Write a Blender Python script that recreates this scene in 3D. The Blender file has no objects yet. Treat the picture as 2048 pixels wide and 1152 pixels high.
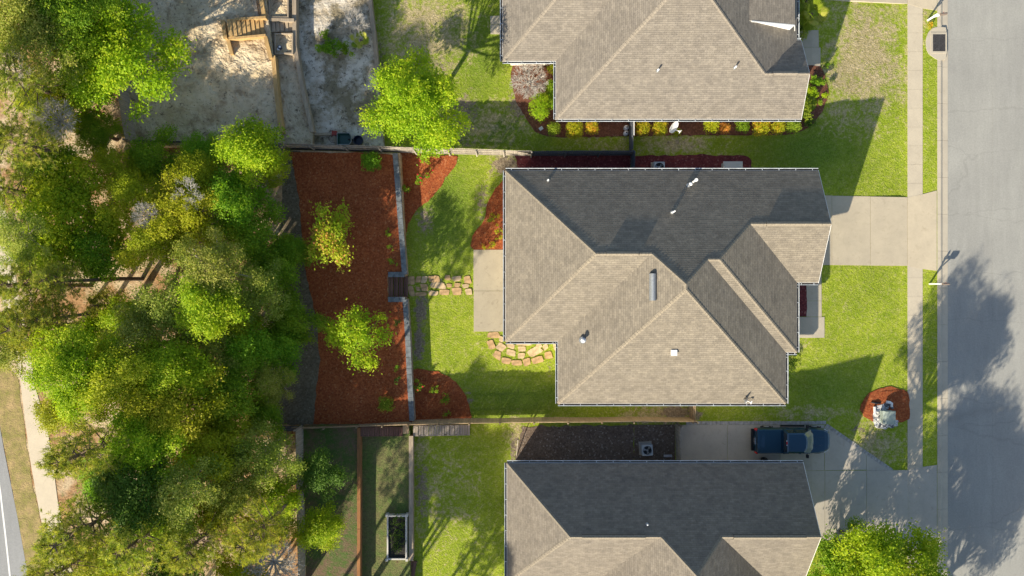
import bpy, math, random
import numpy as np
from mathutils import Vector, Matrix
from mathutils.geometry import tessellate_polygon

sc = bpy.context.scene
col = sc.collection
R = math.radians
# ------------------------------------------------------------------ camera, sky, sun, exposure
CAM_H = 55.0
cam_d = bpy.data.cameras.new('camera')
cam = bpy.data.objects.new('camera', cam_d); col.objects.link(cam)
cam.location = (0, 0, CAM_H); cam.rotation_euler = (0, 0, 0)
cam_d.sensor_width = 36; cam_d.lens = 36 * 1375 / 2048
cam_d.clip_end = 3000
sc.camera = cam
SUN_E = R(24.2); SUN_AZ = (0.546, 0.838)            # direction the shadows fall on the ground
world = bpy.data.worlds.new("World"); sc.world = world; world.use_nodes = True
wn = world.node_tree.nodes; bg = wn['Background']
sky = wn.new('ShaderNodeTexSky'); sky.sky_type = 'NISHITA'; sky.sun_disc = False
sky.sun_elevation = SUN_E; sky.sun_rotation = math.atan2(-SUN_AZ[0], -SUN_AZ[1]) % (2 * math.pi)
sky.air_density = 1.0; sky.dust_density = 1.2
world.node_tree.links.new(sky.outputs[0], bg.inputs[0]); bg.inputs[1].default_value = 0.095
sun_d = bpy.data.lights.new('sun', 'SUN'); sun_d.energy = 5.0; sun_d.angle = R(0.55); sun_d.color = (1, 0.895, 0.72)
sun = bpy.data.objects.new('sun', sun_d); col.objects.link(sun)
sun.rotation_euler = Vector((SUN_AZ[0] * math.cos(SUN_E), SUN_AZ[1] * math.cos(SUN_E), -math.sin(SUN_E))).to_track_quat('-Z', 'Y').to_euler()
sun.location = (-30, -45, 40)
sc.view_settings.view_transform = 'Standard'; sc.view_settings.look = 'None'
sc.view_settings.exposure = 0.98; sc.view_settings.gamma = 1

# ------------------------------------------------------------------ helpers
def P(px, py, z=0.0):
    """the place on level z that was surveyed from the aerial plan"""
    x = (px - 1024) * 0.04
    for _ in range(6): s = 0.04 * (CAM_H - z - fall(x)) / CAM_H; x = (px - 1024) * s
    return (x, (576 - py) * s)
X_TOP, X_FOOT, DROP = 24.0, 31.5, 0.9
def fall(x):
    """the front lots fall gently to the street; z values there are heights above that slope"""
    return -DROP * min(1.0, max(0.0, (x - X_TOP) / (X_FOOT - X_TOP)))
def PL(pts, z=0.0): return [P(a, b, z) for a, b in pts]
def tag(o, label=None, cat=None, group=None, kind=None):
    if label: o['label'] = label
    if cat: o['category'] = cat
    if group: o['group'] = group
    if kind: o['kind'] = kind
    return o
def empty(name, loc, rz=0.0, parent=None):
    o = bpy.data.objects.new(name, None); col.objects.link(o)
    o.location = loc; o.rotation_euler = (0, 0, rz); o.empty_display_size = 0.3
    if parent: o.parent = parent
    return o
def obj(name, mesh, parent=None, loc=(0, 0, 0), rot=(0, 0, 0), scale=(1, 1, 1)):
    o = bpy.data.objects.new(name, mesh); col.objects.link(o)
    o.location = loc; o.rotation_euler = rot; o.scale = scale
    if parent: o.parent = parent
    return o
def copy_tree(o, parent=None):
    c = o.copy(); col.objects.link(c); c.parent = parent
    for ch in list(o.children): copy_tree(ch, c)
    return c
class MB:
    """collects shapes into one mesh"""
    def __init__(s): s.v = []; s.f = []; s.m = []; s.uv = {}
    def face(s, pts, m=0, uv=None):
        b = len(s.v); s.v += [tuple(p) for p in pts]
        if uv: s.uv[len(s.f)] = uv
        s.f.append(list(range(b, b + len(pts)))); s.m.append(m)
    def box(s, a, b, m=0, rz=0.0, c=None):
        (x0, y0, z0), (x1, y1, z1) = a, b
        q = [(x0, y0, z0), (x1, y0, z0), (x1, y1, z0), (x0, y1, z0), (x0, y0, z1), (x1, y0, z1), (x1, y1, z1), (x0, y1, z1)]
        if rz:
            cx, cy = c if c else ((x0 + x1) / 2, (y0 + y1) / 2); ca, sa = math.cos(rz), math.sin(rz)
            q = [(cx + (x - cx) * ca - (y - cy) * sa, cy + (x - cx) * sa + (y - cy) * ca, z) for x, y, z in q]
        b = len(s.v); s.v += q
        for f in ((0, 3, 2, 1), (4, 5, 6, 7), (0, 1, 5, 4), (1, 2, 6, 5), (2, 3, 7, 6), (3, 0, 4, 7)):
            s.f.append([b + i for i in f]); s.m.append(m)
    def bar(s, p, q, w, h, m=0):
        """box beam from p to q, w wide (sideways) and h high, p and q on its axis"""
        p, q = Vector(p), Vector(q); d = (q - p).normalized()
        side = d.cross(Vector((0, 0, 1)))
        side = Vector((1, 0, 0)) if side.length < 1e-4 else side.normalized()
        up = side.cross(d).normalized(); b = len(s.v)
        for e in (p, q):
            for a, c in ((-1, -1), (1, -1), (1, 1), (-1, 1)): s.v.append(tuple(e + side * a * w / 2 + up * c * h / 2))
        for f in ((0, 1, 2, 3), (7, 6, 5, 4), (0, 4, 5, 1), (1, 5, 6, 2), (2, 6, 7, 3), (3, 7, 4, 0)):
            s.f.append([b + i for i in f]); s.m.append(m)
    def tube(s, pts, rad, n=8, m=0, cap=True):
        pts = [Vector(p) for p in pts]; b0 = len(s.v); k = len(pts)
        if not hasattr(rad, '__len__'): rad = [rad] * k
        for i, p in enumerate(pts):
            d = (pts[min(i + 1, k - 1)] - pts[max(i - 1, 0)]).normalized()
            a = d.cross(Vector((0.31, 0.17, 0.93)))
            if a.length < 0.05: a = d.cross(Vector((1, 0, 0)))
            a.normalize(); c = d.cross(a)
            for j in range(n):
                t = 2 * math.pi * j / n
                s.v.append(tuple(p + (a * math.cos(t) + c * math.sin(t)) * rad[i]))
        for i in range(k - 1):
            for j in range(n):
                s.f.append([b0 + i * n + j, b0 + i * n + (j + 1) % n, b0 + (i + 1) * n + (j + 1) % n, b0 + (i + 1) * n + j]); s.m.append(m)
        if cap:
            s.f.append([b0 + j for j in range(n)][::-1]); s.m.append(m)
            s.f.append([b0 + (k - 1) * n + j for j in range(n)]); s.m.append(m)
    def disc(s, c, r, z0, z1, n=20, m=0): s.tube([(c[0], c[1], z0), (c[0], c[1], z1)], r, n, m)
    def prism(s, poly, z0, z1, m=0, mside=None, bottom=False):
        if sum(poly[i][0] * poly[(i + 1) % len(poly)][1] - poly[(i + 1) % len(poly)][0] * poly[i][1] for i in range(len(poly))) < 0: poly = poly[::-1]
        b = len(s.v); n = len(poly)
        s.v += [(x, y, z1) for x, y in poly] + [(x, y, z0) for x, y in poly]
        for t in tessellate_polygon([[Vector((x, y, 0)) for x, y in poly]]):
            a, c, d = t
            u = poly
            cr = (u[c][0] - u[a][0]) * (u[d][1] - u[a][1]) - (u[c][1] - u[a][1]) * (u[d][0] - u[a][0])
            t = (a, c, d) if cr > 0 else (a, d, c)
            s.f.append([b + i for i in t]); s.m.append(m)
            if bottom: s.f.append([b + n + i for i in t[::-1]]); s.m.append(m)
        for i in range(n):
            j = (i + 1) % n
            s.f.append([b + i, b + n + i, b + n + j, b + j]); s.m.append(m if mside is None else mside)
    def mesh(s, name, mats, smooth=False):
        me = bpy.data.meshes.new(name); me.from_pydata(s.v, [], s.f)
        for m in (mats if isinstance(mats, (list, tuple)) else [mats]): me.materials.append(m)
        me.polygons.foreach_set('material_index', s.m)
        if smooth: me.polygons.foreach_set('use_smooth', [True] * len(s.f))
        if s.uv:
            L = me.uv_layers.new(name='UVMap')
            for p in me.polygons:
                if p.index in s.uv:
                    for k, li in enumerate(p.loop_indices): L.data[li].uv = s.uv[p.index][k]
        me.update(); return me
    def build(s, name, mats, parent=None, loc=(0, 0, 0), rot=(0, 0, 0), smooth=False, bevel=0):
        o = obj(name, s.mesh(name, mats, smooth), parent, loc, rot)
        if bevel:
            b = o.modifiers.new('bevel', 'BEVEL'); b.width = bevel; b.segments = 2; b.limit_method = 'ANGLE'
        return o
def clip(poly, a, b, c):
    """keep the side a*x+b*y+c >= 0"""
    out = []; n = len(poly)
    for i in range(n):
        p, q = poly[i], poly[(i + 1) % n]; dp, dq = a * p[0] + b * p[1] + c, a * q[0] + b * q[1] + c
        if dp >= 0: out.append(p)
        if (dp >= 0) != (dq >= 0):
            k = dp / (dp - dq); out.append((p[0] + (q[0] - p[0]) * k, p[1] + (q[1] - p[1]) * k))
    return out
def area(p): return 0.5 * abs(sum(p[i][0] * p[(i + 1) % len(p)][1] - p[(i + 1) % len(p)][0] * p[i][1] for i in range(len(p)))) if len(p) > 2 else 0
def structure(o): o['kind'] = 'structure'; return o
def organic(pts, step=0.35, jit=0.05, seed=1, closed=True):
    """a smooth closed outline through pts with a slightly ragged edge"""
    rnd = random.Random(seed); out = []; n = len(pts)
    for i in range(n):
        p0, p1, p2, p3 = (Vector(pts[(i + k) % n]) for k in (-1, 0, 1, 2))
        k = max(1, int((p2 - p1).length / step))
        for j in range(k):
            t = j / k
            q = 0.5 * ((2 * p1) + (p2 - p0) * t + (2 * p0 - 5 * p1 + 4 * p2 - p3) * t * t + (3 * p1 - p0 - 3 * p2 + p3) * t ** 3)
            out.append((q.x + rnd.gauss(0, jit), q.y + rnd.gauss(0, jit)))
    return out
def ragged(pts, step=0.3, jit=0.03, seed=1):
    """straight sided outline, ragged edge"""
    rnd = random.Random(seed); out = []; n = len(pts)
    for i in range(n):
        a, b = Vector(pts[i]), Vector(pts[(i + 1) % n]); k = max(1, int((b - a).length / step))
        for j in range(k):
            q = a.lerp(b, j / k); out.append((q.x + rnd.gauss(0, jit), q.y + rnd.gauss(0, jit)))
    return out

# ------------------------------------------------------------------ materials
class NT:
    def __init__(s, name):
        s.m = bpy.data.materials.new(name); s.m.use_nodes = True; s.t = s.m.node_tree
        s.n = s.t.nodes; s.b = s.n['Principled BSDF']; s.b.inputs['Roughness'].default_value = 0.85
        s.b.inputs['Specular IOR Level'].default_value = 0.25
        s.co = s.n.new('ShaderNodeTexCoord').outputs['Object']
    def l(s, a, b): s.t.links.new(a, b)
    def noise(s, scale, detail=4, rough=0.6, co=None, stretch=None, dist=0):
        n = s.n.new('ShaderNodeTexNoise'); n.inputs['Scale'].default_value = scale; n.inputs['Detail'].default_value = detail
        n.inputs['Roughness'].default_value = rough; n.inputs['Distortion'].default_value = dist
        c = co or s.co
        if stretch:
            mp = s.n.new('ShaderNodeMapping'); mp.inputs['Scale'].default_value = stretch; s.l(c, mp.inputs[0]); c = mp.outputs[0]
        s.l(c, n.inputs['Vector']); return n.outputs['Fac']
    def voronoi(s, scale, out='Distance', co=None, feature='F1'):
        n = s.n.new('ShaderNodeTexVoronoi'); n.feature = feature; n.inputs['Scale'].default_value = scale
        s.l(co or s.co, n.inputs['Vector']); return n.outputs[out]
    def ramp(s, fac, stops, interp='LINEAR'):
        n = s.n.new('ShaderNodeValToRGB'); e = n.color_ramp.elements; n.color_ramp.interpolation = interp
        while len(e) < len(stops): e.new(0.5)
        for x, (p, c) in zip(e, stops):
            x.position = p; x.color = (c, c, c, 1) if not hasattr(c, '__len__') else (*c, 1)
        s.l(fac, n.inputs[0]); return n.outputs[0]
    def mix(s, fac, a, b, mode='MIX'):
        n = s.n.new('ShaderNodeMix'); n.data_type = 'RGBA'; n.blend_type = mode
        for k, v in ((0, fac), (6, a), (7, b)):
            if hasattr(v, 'is_linked'): s.l(v, n.inputs[k])
            elif hasattr(v, '__len__'): n.inputs[k].default_value = (*v, 1)
            else: n.inputs[k].default_value = v
        return n.outputs[2]
    def math(s, op, a, b=0.0, c=None, clamp=False):
        n = s.n.new('ShaderNodeMath'); n.operation = op; n.use_clamp = clamp
        for k, v in ((0, a), (1, b), (2, c)):
            if v is None: continue
            if hasattr(v, 'is_linked'): s.l(v, n.inputs[k])
            else: n.inputs[k].default_value = v
        return n.outputs[0]
    def attr(s, name, out='Fac'):
        n = s.n.new('ShaderNodeAttribute'); n.attribute_name = name; return n.outputs[out]
    def color(s, c):
        if hasattr(c, 'is_linked'): s.l(c, s.b.inputs['Base Color'])
        else: s.b.inputs['Base Color'].default_value = (*c, 1)
        return s
    def bump(s, h, dist=0.02, strength=1.0):
        n = s.n.new('ShaderNodeBump'); n.inputs['Distance'].default_value = dist; n.inputs['Strength'].default_value = strength
        s.l(h, n.inputs['Height']); s.l(n.outputs[0], s.b.inputs['Normal']); return s
    def set(s, **k):
        for a, v in k.items(): s.b.inputs[a.replace('_', ' ')].default_value = v
        return s
M = {}
def simple(name, c, rough=0.7, metal=0.0, var=0.15, scale=6, bump=0.0, spec=0.3, stretch=None):
    t = NT(name); f = t.noise(scale, 5, 0.6, stretch=stretch)
    t.color(t.mix(t.ramp(f, [(0.3, 0.0), (0.7, 1.0)]), [x * (1 - var) for x in c], [min(1, x * (1 + var)) for x in c]))
    t.set(Roughness=rough, Metallic=metal); t.b.inputs['Specular IOR Level'].default_value = spec
    if bump: t.bump(f, bump)
    M[name] = t.m; return t.m

def lawn_material():
    t = NT('lawn_grass')
    dry = t.attr('dry'); bare = t.attr('bare'); lush_shade = t.attr('lush_shade')
    big = t.noise(0.22, 3, 0.6); mid = t.noise(0.9, 6, 0.7, dist=0.4); fine = t.noise(3.6, 5, 0.75, dist=0.5); blade = t.noise(9, 3, 0.7, dist=0.6)
    g = t.mix(t.ramp(mid, [(0.3, 0.0), (0.7, 1.0)]), (0.225, 0.31, 0.018), (0.365, 0.42, 0.038))
    g = t.mix(t.ramp(fine, [(0.49, 0.0), (0.72, 0.7)]), g, (0.54, 0.47, 0.20))
    g = t.mix(t.math('MULTIPLY', lush_shade, 0.8), g, t.mix(fine, (0.06, 0.135, 0.018), (0.15, 0.23, 0.03)))  # darker green: lush growth plus shade painted into the lawn colour
    dcol = t.mix(t.ramp(fine, [(0.35, 0.0), (0.68, 1.0)]), (0.29, 0.245, 0.10), (0.56, 0.46, 0.28))
    dm = t.math('ADD', dry, t.math('MULTIPLY', t.math('SUBTRACT', mid, 0.5), 1.6))
    dm = t.math('ADD', dm, t.math('MULTIPLY', t.math('SUBTRACT', fine, 0.5), 1.3))
    dm = t.math('MULTIPLY', t.ramp(dm, [(0.34, 0.0), (0.78, 1.0)]), t.ramp(dry, [(0.02, 0.0), (0.25, 1.0)]))
    c = t.mix(dm, g, dcol)
    bcol = t.mix(t.ramp(t.noise(5, 5, 0.7), [(0.3, 0.0), (0.7, 1.0)]), (0.18, 0.135, 0.09), (0.38, 0.31, 0.22))
    bm = t.math('ADD', bare, t.math('MULTIPLY', t.math('SUBTRACT', t.noise(2.6, 5, 0.7), 0.5), 1.4))
    bm = t.math('MULTIPLY', t.ramp(bm, [(0.42, 0.0), (0.62, 1.0)]), t.ramp(bare, [(0.02, 0.0), (0.2, 1.0)]))
    c = t.mix(bm, c, bcol)
    c = t.mix(0.55, c, t.mix(t.ramp(blade, [(0.3, 0.0), (0.7, 1.0)]), (0.32, 0.35, 0.30), (1.6, 1.56, 1.65)), 'MULTIPLY')
    c = t.mix(0.35, c, t.mix(t.ramp(big, [(0.35, 0.0), (0.65, 1.0)]), (0.7, 0.74, 0.7), (1.2, 1.2, 1.15)), 'MULTIPLY')
    t.color(c); t.set(Roughness=0.95); t.b.inputs['Specular IOR Level'].default_value = 0.1
    t.bump(t.math('ADD', blade, t.math('MULTIPLY', fine, 0.8)), 0.10, 0.8)
    M['lawn'] = t.m
lawn_material()
def mulch(name, a, b, hi, dark):
    t = NT(name); f = t.noise(6, 5, 0.75); ch = t.voronoi(9.5, 'Color'); s = t.noise(0.7, 4, 0.6); v2 = t.voronoi(24, 'Distance')
    sep = t.n.new('ShaderNodeSeparateColor'); t.l(ch, sep.inputs[0])
    c = t.mix(sep.outputs[0], a, b); c = t.mix(t.ramp(sep.outputs[1], [(0.90, 0.0), (0.98, 0.6)]), c, hi)
    c = t.mix(t.ramp(f, [(0.25, 0.85), (0.5, 0.0)]), c, dark)
    c = t.mix(0.5, c, t.mix(t.ramp(s, [(0.3, 0.0), (0.7, 1.0)]), (0.72, 0.7, 0.7), (1.2, 1.2, 1.2)), 'MULTIPLY')
    t.color(c); t.set(Roughness=0.95); t.b.inputs['Specular IOR Level'].default_value = 0.1
    t.bump(t.math('ADD', sep.outputs[2], f), 0.05, 0.8); M[name] = t.m
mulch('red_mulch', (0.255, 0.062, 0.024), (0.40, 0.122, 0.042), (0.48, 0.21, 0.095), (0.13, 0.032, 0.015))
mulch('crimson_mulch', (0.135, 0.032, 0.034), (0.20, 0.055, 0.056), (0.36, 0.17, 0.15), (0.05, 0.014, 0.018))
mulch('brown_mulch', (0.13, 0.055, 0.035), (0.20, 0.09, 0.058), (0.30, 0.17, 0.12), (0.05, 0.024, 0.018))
mulch('grey_litter', (0.14, 0.115, 0.075), (0.22, 0.18, 0.125), (0.30, 0.27, 0.20), (0.07, 0.056, 0.036))
mulch('dark_soil', (0.13, 0.098, 0.072), (0.20, 0.155, 0.12), (0.42, 0.37, 0.32), (0.06, 0.047, 0.036))
def forest_floor():
    t = NT('forest_floor'); f = t.noise(6, 6, 0.75); s = t.noise(0.45, 4, 0.6); v = t.voronoi(9, 'Color')
    sep = t.n.new('ShaderNodeSeparateColor'); t.l(v, sep.inputs[0])
    c = t.mix(sep.outputs[0], (0.25, 0.13, 0.055), (0.45, 0.27, 0.13))
    c = t.mix(t.ramp(s, [(0.42, 0.0), (0.6, 1.0)]), c, t.mix(f, (0.46, 0.35, 0.20), (0.68, 0.55, 0.37)))
    c = t.mix(t.ramp(t.noise(1.4, 5, 0.7), [(0.55, 0.0), (0.66, 0.75)]), c, (0.10, 0.12, 0.03))
    c = t.mix(t.ramp(f, [(0.28, 0.8), (0.48, 0.0)]), c, (0.10, 0.05, 0.025))
    t.color(c); t.set(Roughness=0.95); t.bump(f, 0.08, 0.7); M['forest_floor'] = t.m
forest_floor()
def sand():
    t = NT('sand'); f = t.noise(4, 6, 0.75); s = t.noise(0.5, 5, 0.65); d = t.noise(2.4, 6, 0.8); lump = t.noise(0.75, 4, 0.6, dist=0.8); lump2 = t.noise(1.9, 4, 0.65, dist=0.5)
    c = t.mix(t.ramp(s, [(0.35, 0.0), (0.65, 1.0)]), (0.52, 0.41, 0.25), (0.70, 0.585, 0.41))
    c = t.mix(t.ramp(t.noise(0.9, 5, 0.7), [(0.48, 0.0), (0.68, 0.75)]), c, (0.25, 0.165, 0.09))
    c = t.mix(t.ramp(d, [(0.58, 0.0), (0.64, 0.85)]), c, (0.10, 0.07, 0.045))
    c = t.mix(t.ramp(t.noise(6, 3, 0.6), [(0.64, 0.0), (0.70, 0.7)]), c, (0.14, 0.10, 0.06))
    t.color(c); t.set(Roughness=0.95); t.bump(t.math('ADD', t.math('ADD', t.math('MULTIPLY', lump, 3.0), t.math('MULTIPLY', lump2, 1.4)), t.math('MULTIPLY', f, 0.35)), 0.22, 0.9); M['sand'] = t.m
    t = NT('pale_sand'); f = t.noise(4, 6, 0.75); s = t.noise(0.8, 5, 0.7); d = t.noise(2.6, 6, 0.8)
    c = t.mix(t.ramp(s, [(0.4, 0.0), (0.6, 1.0)]), (0.44, 0.37, 0.27), (0.68, 0.62, 0.52))
    c = t.mix(t.ramp(t.noise(0.45, 5, 0.7), [(0.46, 0.0), (0.60, 0.85)]), c, (0.19, 0.155, 0.085))
    c = t.mix(t.ramp(d, [(0.54, 0.0), (0.61, 0.9)]), c, (0.10, 0.082, 0.055))
    t.color(c); t.set(Roughness=0.95); t.bump(t.math('ADD', f, t.math('MULTIPLY', s, 3)), 0.12, 0.8); M['pale_sand'] = t.m
sand()
def concrete(name, c, stain=0.25, tone=(0.75, 0.70, 0.62)):
    t = NT(name); f = t.noise(7, 5, 0.75); s = t.noise(0.8, 5, 0.65); st = t.noise(2.2, 6, 0.75, dist=0.6)
    k = t.mix(f, [x * 0.9 for x in c], [min(1, x * 1.08) for x in c])
    k = t.mix(0.8, k, t.mix(t.ramp(s, [(0.3, 0.0), (0.7, 1.0)]), (0.86, 0.86, 0.87), (1.06, 1.06, 1.05)), 'MULTIPLY')
    k = t.mix(t.ramp(st, [(0.56, 0.0), (0.75, stain)]), k, [x * y * 0.7 for x, y in zip(c, tone)])
    k = t.mix(t.ramp(t.noise(7, 2, 0.5), [(0.73, 0.0), (0.79, 0.45)]), k, [x * 0.45 for x in c])
    t.color(k); t.set(Roughness=0.9); t.bump(f, 0.004, 0.6); M[name] = t.m
concrete('concrete', (0.505, 0.436, 0.318), 0.45); concrete('walk_concrete', (0.50, 0.44, 0.335), 0.35); concrete('kerb_concrete', (0.47, 0.42, 0.33), 0.45)
concrete('patio_concrete', (0.42, 0.365, 0.265), 0.75, (0.62, 0.60, 0.55)); concrete('old_concrete', (0.45, 0.41, 0.345), 0.45)
concrete('far_path', (0.60, 0.52, 0.39), 0.3)
def asphalt(name, c):
    t = NT(name); f = t.noise(8, 4, 0.85); s = t.noise(0.3, 4, 0.6); st = t.noise(1.2, 5, 0.7, stretch=(1.6, 0.25, 1))
    k = t.mix(f, [x * 0.70 for x in c], [x * 1.30 for x in c])
    k = t.mix(0.7, k, t.mix(t.ramp(s, [(0.3, 0.0), (0.7, 1.0)]), (0.88, 0.88, 0.89), (1.07, 1.07, 1.06)), 'MULTIPLY')
    k = t.mix(0.4, k, t.mix(t.ramp(st, [(0.35, 0.0), (0.65, 1.0)]), (0.82, 0.82, 0.82), (1.07, 1.07, 1.07)), 'MULTIPLY')
    k = t.mix(t.ramp(t.noise(5, 3, 0.5), [(0.70, 0.0), (0.78, 0.35)]), k, [x * 0.5 for x in c])
    wob = t.noise(1.1, 3, 0.6); cr = t.n.new('ShaderNodeTexVoronoi'); cr.feature = 'DISTANCE_TO_EDGE'; cr.inputs['Scale'].default_value = 1.0
    mp = t.n.new('ShaderNodeMix'); mp.data_type = 'VECTOR'; mp.inputs[0].default_value = 0.35
    nz = t.n.new('ShaderNodeTexNoise'); nz.inputs['Scale'].default_value = 0.9; nz.inputs['Detail'].default_value = 4; t.l(t.co, nz.inputs['Vector'])
    vm = t.n.new('ShaderNodeVectorMath'); vm.operation = 'MULTIPLY_ADD'; t.l(nz.outputs['Color'], vm.inputs[0]); vm.inputs[1].default_value = (0.10, 0.14, 0)
    ms = t.n.new('ShaderNodeMapping'); ms.inputs['Scale'].default_value = (0.03, 0.15, 1); t.l(t.co, ms.inputs[0]); t.l(ms.outputs[0], vm.inputs[2])
    t.l(vm.outputs[0], cr.inputs['Vector'])
    k = t.mix(t.ramp(cr.outputs[0], [(0.0, 0.22), (0.006, 0.0)]), k, [x * 0.45 for x in c])
    t.color(k); t.set(Roughness=0.9); t.bump(f, 0.01, 0.5); M[name] = t.m
asphalt('asphalt', (0.315, 0.312, 0.285)); asphalt('dark_asphalt', (0.30, 0.305, 0.305))
def shingle(name, c, row=0.17, relief=0.011):
    t = NT(name); uv = t.n.new('ShaderNodeUVMap').outputs[0]
    sx = t.n.new('ShaderNodeSeparateXYZ'); t.l(uv, sx.inputs[0])
    br = t.n.new('ShaderNodeTexBrick'); t.l(uv, br.inputs['Vector'])
    br.inputs['Scale'].default_value = 1; br.inputs['Brick Width'].default_value = 0.36; br.inputs['Row Height'].default_value = row
    br.inputs['Mortar Size'].default_value = 0.004; br.inputs['Bias'].default_value = 0.0; br.inputs['Mortar Smooth'].default_value = 0.3
    br.inputs['Color1'].default_value = (*[x * 0.88 for x in c], 1); br.inputs['Color2'].default_value = (*[x * 1.11 for x in c], 1); br.inputs['Mortar'].default_value = (*[x * 0.6 for x in c], 1)
    f = t.noise(6.5, 4, 0.85, co=uv); s = t.noise(0.55, 4, 0.65, co=uv); pt = t.noise(3.0, 4, 0.7, co=uv)
    k = t.mix(0.7, br.outputs['Color'], t.mix(f, (0.62, 0.62, 0.62), (1.4, 1.4, 1.4)), 'MULTIPLY')
    k = t.mix(0.6, k, t.mix(t.ramp(s, [(0.3, 0.0), (0.7, 1.0)]), (0.80, 0.80, 0.81), (1.12, 1.12, 1.10)), 'MULTIPLY')
    st = t.noise(1.9, 5, 0.75, co=uv)
    k = t.mix(0.6, k, t.mix(t.ramp(st, [(0.36, 0.0), (0.62, 1.0)]), (0.72, 0.73, 0.76), (1.1, 1.1, 1.08)), 'MULTIPLY')
    k = t.mix(0.25, k, t.mix(t.ramp(pt, [(0.3, 0.0), (0.7, 1.0)]), (0.82, 0.82, 0.83), (1.14, 1.12, 1.1)), 'MULTIPLY')
    t.color(k); t.set(Roughness=0.95); t.b.inputs['Specular IOR Level'].default_value = 0.15
    saw = t.math('FRACT', t.math('DIVIDE', sx.outputs[1], row))
    h = t.math('ADD', t.math('SUBTRACT', 1.0, t.math('DIVIDE', saw, 0.4, clamp=True)), t.math('MULTIPLY', br.outputs['Fac'], -0.5))
    h = t.math('ADD', h, t.math('MULTIPLY', t.noise(7, 3, 0.6, co=uv), 0.9))
    t.bump(h, relief, 1.0); M[name] = t.m
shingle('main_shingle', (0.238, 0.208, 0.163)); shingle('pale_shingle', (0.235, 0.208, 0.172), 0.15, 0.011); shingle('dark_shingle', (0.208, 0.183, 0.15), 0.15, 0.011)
def wood(name, c, var=0.3, along='x', lines=0.14):
    t = NT(name); st = (0.5, 9, 9) if along == 'x' else (9, 0.5, 9)
    if along == 'z': st = (9, 9, 0.5)
    g = t.noise(3, 5, 0.7, stretch=st); s = t.noise(0.9, 4, 0.7); b = t.noise(6, 2, 0.5, stretch=tuple(0.05 if q < 1 else 1.0 for q in st))
    k = t.mix(t.ramp(g, [(0.25, 0.0), (0.75, 1.0)]), [x * (1 - var) for x in c], [min(1, x * (1 + var)) for x in c])
    k = t.mix(0.6, k, t.mix(t.ramp(s, [(0.3, 0.0), (0.7, 1.0)]), (0.7, 0.72, 0.75), (1.2, 1.18, 1.12)), 'MULTIPLY')
    k = t.mix(0.5, k, t.mix(t.ramp(b, [(0.35, 0.0), (0.65, 1.0)]), (0.75, 0.75, 0.75), (1.2, 1.2, 1.2)), 'MULTIPLY')
    t.color(k); t.set(Roughness=0.9); t.bump(g, 0.006, 0.6); M[name] = t.m
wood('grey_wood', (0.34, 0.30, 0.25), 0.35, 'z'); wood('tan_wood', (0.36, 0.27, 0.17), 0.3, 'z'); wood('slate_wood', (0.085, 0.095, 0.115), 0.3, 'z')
wood('timber', (0.46, 0.30, 0.13), 0.3, 'y'); wood('grey_timber', (0.36, 0.29, 0.21), 0.3, 'y'); wood('orange_timber', (0.30, 0.14, 0.055), 0.25, 'y')
wood('deck_wood', (0.19, 0.10, 0.075), 0.35, 'y'); wood('grey_deck', (0.34, 0.29, 0.24), 0.35, 'y'); wood('bark', (0.15, 0.115, 0.085), 0.4, 'z'); wood('pale_bark', (0.42, 0.38, 0.33), 0.3, 'z')
wood('pine_bark', (0.17, 0.12, 0.09), 0.45, 'z'); wood('white_frame', (0.55, 0.52, 0.47), 0.15, 'y')
simple('block_cap', (0.155, 0.172, 0.18), 0.9, var=0.35, scale=3, bump=0.01); simple('block_face', (0.33, 0.27, 0.21), 0.9, var=0.35, scale=4, bump=0.02)
simple('wall_paint', (0.68, 0.63, 0.54), 0.85, var=0.05); simple('white_trim', (0.70, 0.70, 0.68), 0.5, var=0.05); simple('gutter_metal', (0.52, 0.56, 0.58), 0.5, var=0.3, scale=2.5)
simple('gutter_debris_shade', (0.05, 0.042, 0.035), 0.95, var=0.5, scale=18); simple('glass', (0.03, 0.04, 0.05), 0.08, var=0.1, spec=0.6); simple('door_paint', (0.30, 0.10, 0.07), 0.5, var=0.1)
simple('galvanised', (0.36, 0.38, 0.39), 0.45, 0.6, var=0.15); simple('vent_white', (0.80, 0.80, 0.78), 0.5, var=0.04); simple('black_plastic', (0.018, 0.018, 0.02), 0.55, var=0.2)
simple('ac_metal', (0.42, 0.45, 0.46), 0.5, 0.2, var=0.08); simple('ac_dark', (0.03, 0.035, 0.04), 0.6, var=0.3); simple('beige_metal', (0.58, 0.56, 0.50), 0.5, var=0.04)
simple('utility_green', (0.30, 0.355, 0.31), 0.55, var=0.06); simple('rock_pale', (0.56, 0.54, 0.50), 0.9, var=0.4, scale=5, bump=0.03); simple('rock_dark', (0.15, 0.15, 0.155), 0.9, var=0.5, scale=5, bump=0.03)
simple('flagstone', (0.46, 0.30, 0.15), 0.9, var=0.35, scale=3, bump=0.02); simple('pale_flagstone', (0.52, 0.385, 0.225), 0.9, var=0.3, scale=3.5, bump=0.02); simple('paver', (0.36, 0.34, 0.32), 0.9, var=0.3, scale=4, bump=0.01)
simple('grate_metal', (0.085, 0.082, 0.085), 0.6, 0.4, var=0.3, scale=10); simple('pit_black', (0.008, 0.008, 0.01), 0.9); simple('white_paint', (0.74, 0.74, 0.72), 0.6, var=0.05); simple('mailbox_bronze', (0.19, 0.15, 0.125), 0.5, 0.2, var=0.1)
simple('green_plastic', (0.02, 0.075, 0.065), 0.35, var=0.2, spec=0.5); simple('navy_plastic', (0.012, 0.022, 0.055), 0.4, var=0.2, spec=0.5); simple('red_plastic', (0.25, 0.04, 0.03), 0.6); simple('canister', (0.55, 0.56, 0.60), 0.4, 0.1, var=0.08)
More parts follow.
